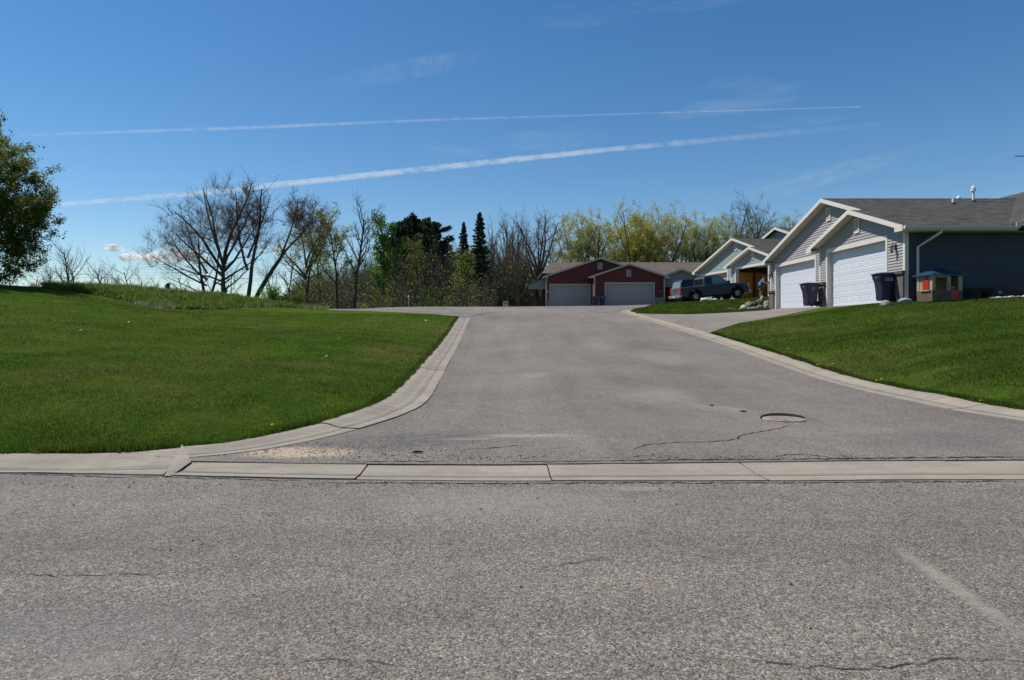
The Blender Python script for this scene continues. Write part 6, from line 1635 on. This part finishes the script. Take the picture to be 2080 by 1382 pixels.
# --- far bare trees along the left skyline
farA = gen(71, 9, .14, dict(thin, n=[14, 8, 5], t0=[.25, .2, .15], ang=[36, 38, 42], ratio=[.42, .42, .45]), twig='twig_grey')
farB = gen(72, 9, .15, dict(thin, n=[12, 9, 5], t0=[.2, .2, .15], ang=[48, 42, 42], ratio=[.55, .42, .45], up=[.01, .05, .05, .03]), twig='twig_grey')
fl = [(146, 100, 11.5, 0, 'upright bare tree, tallest on the left skyline'), (160, 104, 10.0, 1, 'bare tree leaning close to the tallest on the left skyline'), (112, 105, 8.6, 1, 'bare tree at the lower right of the big leafing tree'), (196, 108, 8.4, 1, 'second bare tree right of the tallest on the skyline'), (221, 106, 9.2, 0, 'slim bare tree below the small cloud'), (240, 110, 8.0, 0, 'thin bare tree just right of the slim one below the small cloud'),
      (270, 100, 8.6, 1, 'crooked bare tree below the larger cloud'), (292, 104, 7.4, 1, 'low spreading bare tree left of the dark evergreen'), (30, 100, 8.2, 0, 'bare tree showing under the big leafing tree'), (62, 104, 7.6, 1, 'low bare tree showing under the right side of the big leafing tree'), (316, 108, 7.0, 0, 'low thin bare tree behind the dark evergreen'), (378, 104, 8.0, 1, 'bare tree behind the two-stemmed leaning tree'), (470, 106, 8.0, 1, 'bare tree low behind the broad trunk'), (560, 100, 9.0, 0, 'thin bare tree between the leaning tree and the round-crowned one'), (585, 96, 9.6, 1, 'crooked bare tree left of the round-crowned one'), (95, 112, 9.0, 0, 'thin bare tree left of the tallest on the skyline')]
for k, (px, Y, H, mm_, lab) in enumerate(fl):
    plant('bare_tree', base_at(px, Y, -.3), (farA, farB)[mm_], lab, group='bare trees on the left skyline', sc=H / 9.0, rz=k * 1.3)
# --- undergrowth: stems, twigs and a few leaves that read as one mass
def thicket(name, n, x_of, y_rng, h_of, seed, mats, leaf_n, leaf_s, label, twigs=16, r=(.02, .045), tw=.012):
    rs = np.random.RandomState(seed)
    Y = y_rng[0] + (y_rng[1] - y_rng[0]) * rs.rand(n); px = x_of[0] + (x_of[1] - x_of[0]) * rs.rand(n); X = (px - VX) / F * Y
    Z = G(X, Y) - .2; H = h_of(px, rs) * (.55 + .5 * rs.rand(n))
    lean = rs.randn(n, 2) * .10
    u = np.linspace(0, 1, 4)
    P = np.stack([np.stack([X + lean[:, 0] * H * t + rs.randn(n) * .05, Y + lean[:, 1] * H * t, Z + H * t], -1) for t in u], 1)
    rr = (r[0] + (r[1] - r[0]) * rs.rand(n))[:, None] * np.linspace(1, .3, 4)[None]
    V1, f1 = tubes_np(P, rr, 4)
    m = n * twigs; k = np.repeat(np.arange(n), twigs); t = .12 + .86 * rs.rand(m)
    b = P[k, 0] + (P[k, 3] - P[k, 0]) * t[:, None]
    az = rs.rand(m) * 2 * PI; L = H[k] * (.12 + .22 * rs.rand(m)) * (1.1 - .6 * t); el = .4 + .9 * rs.rand(m)
    d = np.stack([np.cos(az) * np.cos(el), np.sin(az) * np.cos(el), np.sin(el)], -1)
    mid = b + d * L[:, None] * .5 + rs.randn(m, 3) * .05; tip_ = b + d * L[:, None] + np.c_[rs.randn(m, 2) * .1, np.abs(rs.randn(m)) * .15]
    V2, f2 = tubes_np(np.stack([b, mid, tip_], 1), np.array([tw, tw * .8, tw * .35])[None].repeat(m, 0), 3)
    Vs = [V1, V2]; Fs = [f1, f2 + len(V1)]; mi = [np.zeros(len(f1), int), np.zeros(len(f2), int)]; off = len(V1) + len(V2)
    if leaf_n:
        patch = rs.rand(n) ** 3; pr = patch[k] / patch[k].sum()
        q_ = rs.choice(m, leaf_n, p=pr); C = tip_[q_] * .6 + mid[q_] * .4 + rs.randn(leaf_n, 3) * .18
        V3, f3 = leaf_quads(C, leaf_s, rs, 1.2); Vs.append(V3); Fs.append(f3 + off); mi.append(np.ones(len(f3), int))
    me = np_mesh(name, np.concatenate(Vs), np.concatenate(Fs), mats, np.concatenate(mi))
    return tag(link(name, me), label, 'undergrowth', None, 'stuff')
sil = lambda xs, hs: (lambda px, rs: np.interp(px, xs, hs))
thicket('wood_undergrowth', 1700, (590, 1112), (84, 104), sil([590, 640, 700, 760, 900, 1000, 1060, 1112], [5.5, 7.5, 8.0, 9.5, 10.0, 10.5, 9.5, 6.0]), 81, [M['twig'], M['leaf_young']], 17000, .17, 'dense brown brush and saplings filling the wood below the pines', 18)
thicket('wood_undergrowth', 900, (590, 1115), (104, 118), sil([590, 640, 700, 900, 1060, 1115], [6, 8.5, 9.0, 11.0, 11, 7]), 82, [M['bark'], M['leaf_big']], 3000, .2, 'dark brush at the back of the wood', 26, (.05, .10), .030)
thicket('wood_undergrowth', 420, (540, 1010), (70, 84), sil([540, 600, 640, 680, 720, 790, 830, 900, 960, 1010], [2.6, 3.4, 5.2, 3.8, 5.0, 4.0, 5.6, 3.6, 5.4, 4.0]), 83, [M['twig'], M['leaf_young']], 5200, .13, 'light green shrubs along the front of the wood', 22, (.008, .02), .008)
thicket('wood_undergrowth', 330, (1090, 1660), (98, 118), sil([1090, 1130, 1300, 1660], [5.5, 5.0, 5.0, 6.5]), 84, [M['twig_grey'], M['leaf_pale']], 11000, .18, 'pale brush between the trunks behind the houses', 14)
thicket('bank_brush', 420, (-60, 600), (92, 115), sil([-60, 200, 400, 600], [4.2, 3.8, 4.2, 5.5]), 85, [M['twig_grey'], M['leaf_pale']], 1500, .14, 'low bare brush along the left skyline', 14)
# --- weeds and dry grass on the bank
def bank(x, y): return (y > 36) & (y < 52)
lowline = lambda px: np.interp(px, [60, 130, 240, 330, 450, 560, 640, 720], [37.2, 37.5, 35.6, 34.6, 38.0, 44.0, 48.5, 49.5])
def mk(top, bot):
    def f(x, y, rs):
        px = VX + x / y * F; l = lowline(px)
        return (y > l + bot) & (y < l + top) & (px < 665)
    return f
big = [(-60, 20), (40, 20), (40, 60), (-60, 60)]
blades('weeds', [big], 260000, 34, 62, .20, .016, M['weed'], 91, 1.1, pxr=(90, 680), mask=mk(9.0, .5), kind='weeds', field=lambda x, y: np.clip(.50 + .45 * np.sin(x * 3.1 + 2 * np.sin(y * 1.1)) * np.sin(y * 2.3 + x * .7) + .4 * np.sin(x * 7.3 + y * 1.9) * np.sin(y * 5.1), .10, 1.3), label='rough green weeds covering the bank under the bare trees', dens=lambda rs, n: 34 + 22 * rs.rand(n))
blades('dry_grass', [big], 46000, 34, 62, .17, .009, M['dry'], 92, .9, pxr=(60, 690), mask=lambda x, y, rs: (mk(1.1, -.15)(x, y, rs) & (rs.rand(len(x)) < np.clip(.45 + .6 * np.sin(x * 1.3 + np.sin(x * 3.7)), .05, 1)) & (VX + x / y * F > 250)) | (mk(12, 5.0)(x, y, rs) & (rs.rand(len(x)) < .30)), kind='grass', label='dry straw-coloured grass fringing the bank', dens=lambda rs, n: 34 + 22 * rs.rand(n))
def clump(name, px, Y, w, h, n, mat, leafm, label, seed, cat='shrub', stems=26, ls=.08):
    rs = np.random.RandomState(seed); o = empty(name, on(px, Y, -.03), 0, label, cat)
    az = rs.rand(stems) * 6.28; rad = w * rs.rand(stems) ** .6; u = np.linspace(0, 1, 4)
    P = np.stack([np.stack([np.cos(az) * rad * (.25 + .75 * t) + rs.randn(stems) * .02, np.sin(az) * rad * (.25 + .75 * t), h * t * (.6 + .4 * rs.rand(stems))], -1) for t in u], 1)
    V, f = tubes_np(P, np.array([.012, .01, .007, .004])[None].repeat(stems, 0), 3); link('stems', np_mesh('stems', V, f, [M[mat]]), o)
    k = rs.randint(0, stems, n); t = .25 + .75 * rs.rand(n, 1); C = P[k, 0] * (1 - t) + P[k, 3] * t + rs.randn(n, 3) * .09
    V, f = leaf_quads(C, ls, rs); link('foliage', np_mesh('foliage', V, f, [M[leafm]]), o)
    return o
clump('red_shrub', 1047, 68.8, .45, .9, 700, 'twig', 'red_leaf', 'small dark red shrub right of the bright evergreen', 95, ls=.10)
clump('reddish_shrub', 2066, 24.5, .75, .62, 700, 'twig', 'red_leaf', 'low twiggy reddish shrub before the dark wall at the right edge', 96, stems=70, ls=.035)
rs_ = np.random.RandomState(5)
for k, (px, Y, w, h, mt, lab) in enumerate(((548, 52, .9, 1.7, 'leaf_bright', 'fresh green bush right of the leaning tree foot'), (572, 55, 1.2, 1.2, 'leaf_young', 'low leafy bush beyond the end of the bank'), (608, 58, .8, 2.0, 'leaf_young', 'leafy bush left of the round-crowned tree foot'), (875, 74, .9, 2.6, 'leaf_bright', 'bright yellow-green sapling before the dark pines'), (738, 72, 1.0, 2.0, 'leaf_young', 'light green bush right of the slim bare tree'))):
    clump('bush', px, Y, w, h, 1300, 'twig', mt, lab, 100 + k, 'bush', 30, .12)

# ------------------------------------------------------------------ contrails and clouds
def cloudmat(name, alpha, noise_scale, lo, hi, along=None):
    t = NT(name)
    d = t.new('ShaderNodeBsdfDiffuse'); d.inputs['Color'].default_value = (.95, .95, .97, 1)
    tr = t.new('ShaderNodeBsdfTranslucent'); tr.inputs['Color'].default_value = (.95, .95, .97, 1)
    m1 = t.new('ShaderNodeMixShader'); m1.inputs[0].default_value = .65; t.l.new(d.outputs[0], m1.inputs[1]); t.l.new(tr.outputs[0], m1.inputs[2])
    tp = t.new('ShaderNodeBsdfTransparent'); m2 = t.new('ShaderNodeMixShader')
    a = t.rng(t.noise(t.obj, noise_scale, 5, .6), lo, hi, .0, alpha, True)
    if along is not None:
        x = t.sep(t.gen)[0]
        n = t.new('ShaderNodeValToRGB'); t.l.new(x, n.inputs[0]); e = n.color_ramp.elements
        while len(e) < len(along): e.new(.5)
        for i, (p, v) in enumerate(along): e[i].position = p; e[i].color = (v, v, v, 1)
        a = t.math('MULTIPLY', a, n.outputs[0])
    t.l.new(a, m2.inputs[0]); t.l.new(tp.outputs[0], m2.inputs[1]); t.l.new(m1.outputs[0], m2.inputs[2])
    t.l.new(m2.outputs[0], t.out.inputs['Surface'])
    return t.m
def contrail(label, pts, mat, seed, lump):
    rs = np.random.RandomState(seed); n = 220
    a = np.array([[*W(px, py, Y), w * Y / F] for px, py, Y, w in pts]); u = np.linspace(0, len(a) - 1, n)
    C = np.stack([np.interp(u, np.arange(len(a)), a[:, i]) for i in range(4)], -1)
    Vs, Fs, b = [], [], 0
    for sc in (1.0, .74, .48):
        r = C[:, 3] * .5 * sc * (1 + lump * rs.randn(n)); P = C[:, :3] + np.c_[np.zeros((n, 2)), C[:, 3] * lump * .35 * rs.randn(n)]
        V, f = tubes_np(P[None], np.maximum(r, .2)[None], 10); Vs.append(V); Fs.append(f + b); b += len(V)
    o = link('contrail', np_mesh('contrail', np.concatenate(Vs), np.concatenate(Fs), [mat], smooth=True))
    o.visible_shadow = True
    return tag(o, label, 'contrail', 'contrails')
contrail('thin upper contrail ending in a fine point at the right', [(40, 275, 4200, 7), (500, 260, 4600, 8), (900, 243, 5000, 6), (1300, 231, 5600, 3.0), (1750, 217, 6400, 1.6)],
         cloudmat('contrail_thin', .042, .012, .25, .65, [(0, .5), (.2, 1), (.55, .7), (.75, 1.0), (1, 1.3)]), 1, .06)
contrail('broader lower contrail rising to the right and fading out', [(60, 421, 4200, 8), (400, 393, 4300, 12), (900, 340, 4500, 13), (1250, 303, 4700, 11), (1650, 266, 5000, 13), (1850, 246, 5200, 16)],
         cloudmat('contrail_broad', .13, .010, .25, .65, [(0, .8), (.3, 1.0), (.55, .85), (.68, .35), (.82, .14), (1, 0)]), 2, .06)
def cloud(label, px, py, Y, w, h, n, seed, alpha):
    rs = np.random.RandomState(seed); c = W(px, py, Y); k = Y / F
    bm = bmesh.new()
    for i in range(n):
        u = rs.rand() * 2 - 1; r = h * k * (.25 + .35 * rs.rand()) * (1 - .5 * abs(u))
        m = Matrix.Translation((u * w * k * .5, rs.randn() * h * k * .3, (rs.rand() - .2) * h * k * .35 * (1 - abs(u)))) @ Matrix.Diagonal((1.25, 1, .8, 1))
        bmesh.ops.create_icosphere(bm, subdivisions=3, radius=r, matrix=m)
    for v in bm.verts: v.co *= 1 + .02 * rs.randn()
    me = bpy.data.meshes.new('cloud'); bm.to_mesh(me); bm.free(); me.materials.append(cloudmat('cloud', alpha, .006, .30, .72)); me.polygons.foreach_set('use_smooth', [True] * len(me.polygons))
    return tag(link('cloud', me, None, c), label, 'cloud', 'low white clouds')
cloud('small white cloud low on the left', 235, 505, 6000, 44, 18, 9, 1, .6)
cloud('larger white cloud behind the branches of the bare trees', 340, 524, 6000, 180, 40, 26, 2, .75)
cloud('faint cloud piece behind the leaning tree', 560, 510, 6000, 110, 20, 10, 3, .4)

contrail('faint wide cirrus streak rising above the right-hand roofs', [(1500, 408, 5200, 16), (1600, 380, 5200, 34), (1720, 346, 5200, 36), (1840, 312, 5300, 26), (1960, 276, 5400, 14)], cloudmat('cirrus_right', .020, .006, .3, .7, [(0, .2), (.25, 1), (.6, .8), (1, 0)]), 5, .05)
contrail('faint wide cirrus streak high in the middle of the sky', [(640, 172, 5200, 16), (780, 150, 5200, 40), (900, 128, 5200, 40), (1020, 104, 5300, 22)], cloudmat('cirrus_middle', .010, .006, .3, .7, [(0, 0), (.3, .9), (.7, .9), (1, 0)]), 6, .05)
for o in COL.objects:
    if str(o.get('label', '')).startswith('faint wide cirrus'): o.name = 'cirrus_cloud'; o['category'] = 'cloud'; o['group'] = 'cirrus streaks'
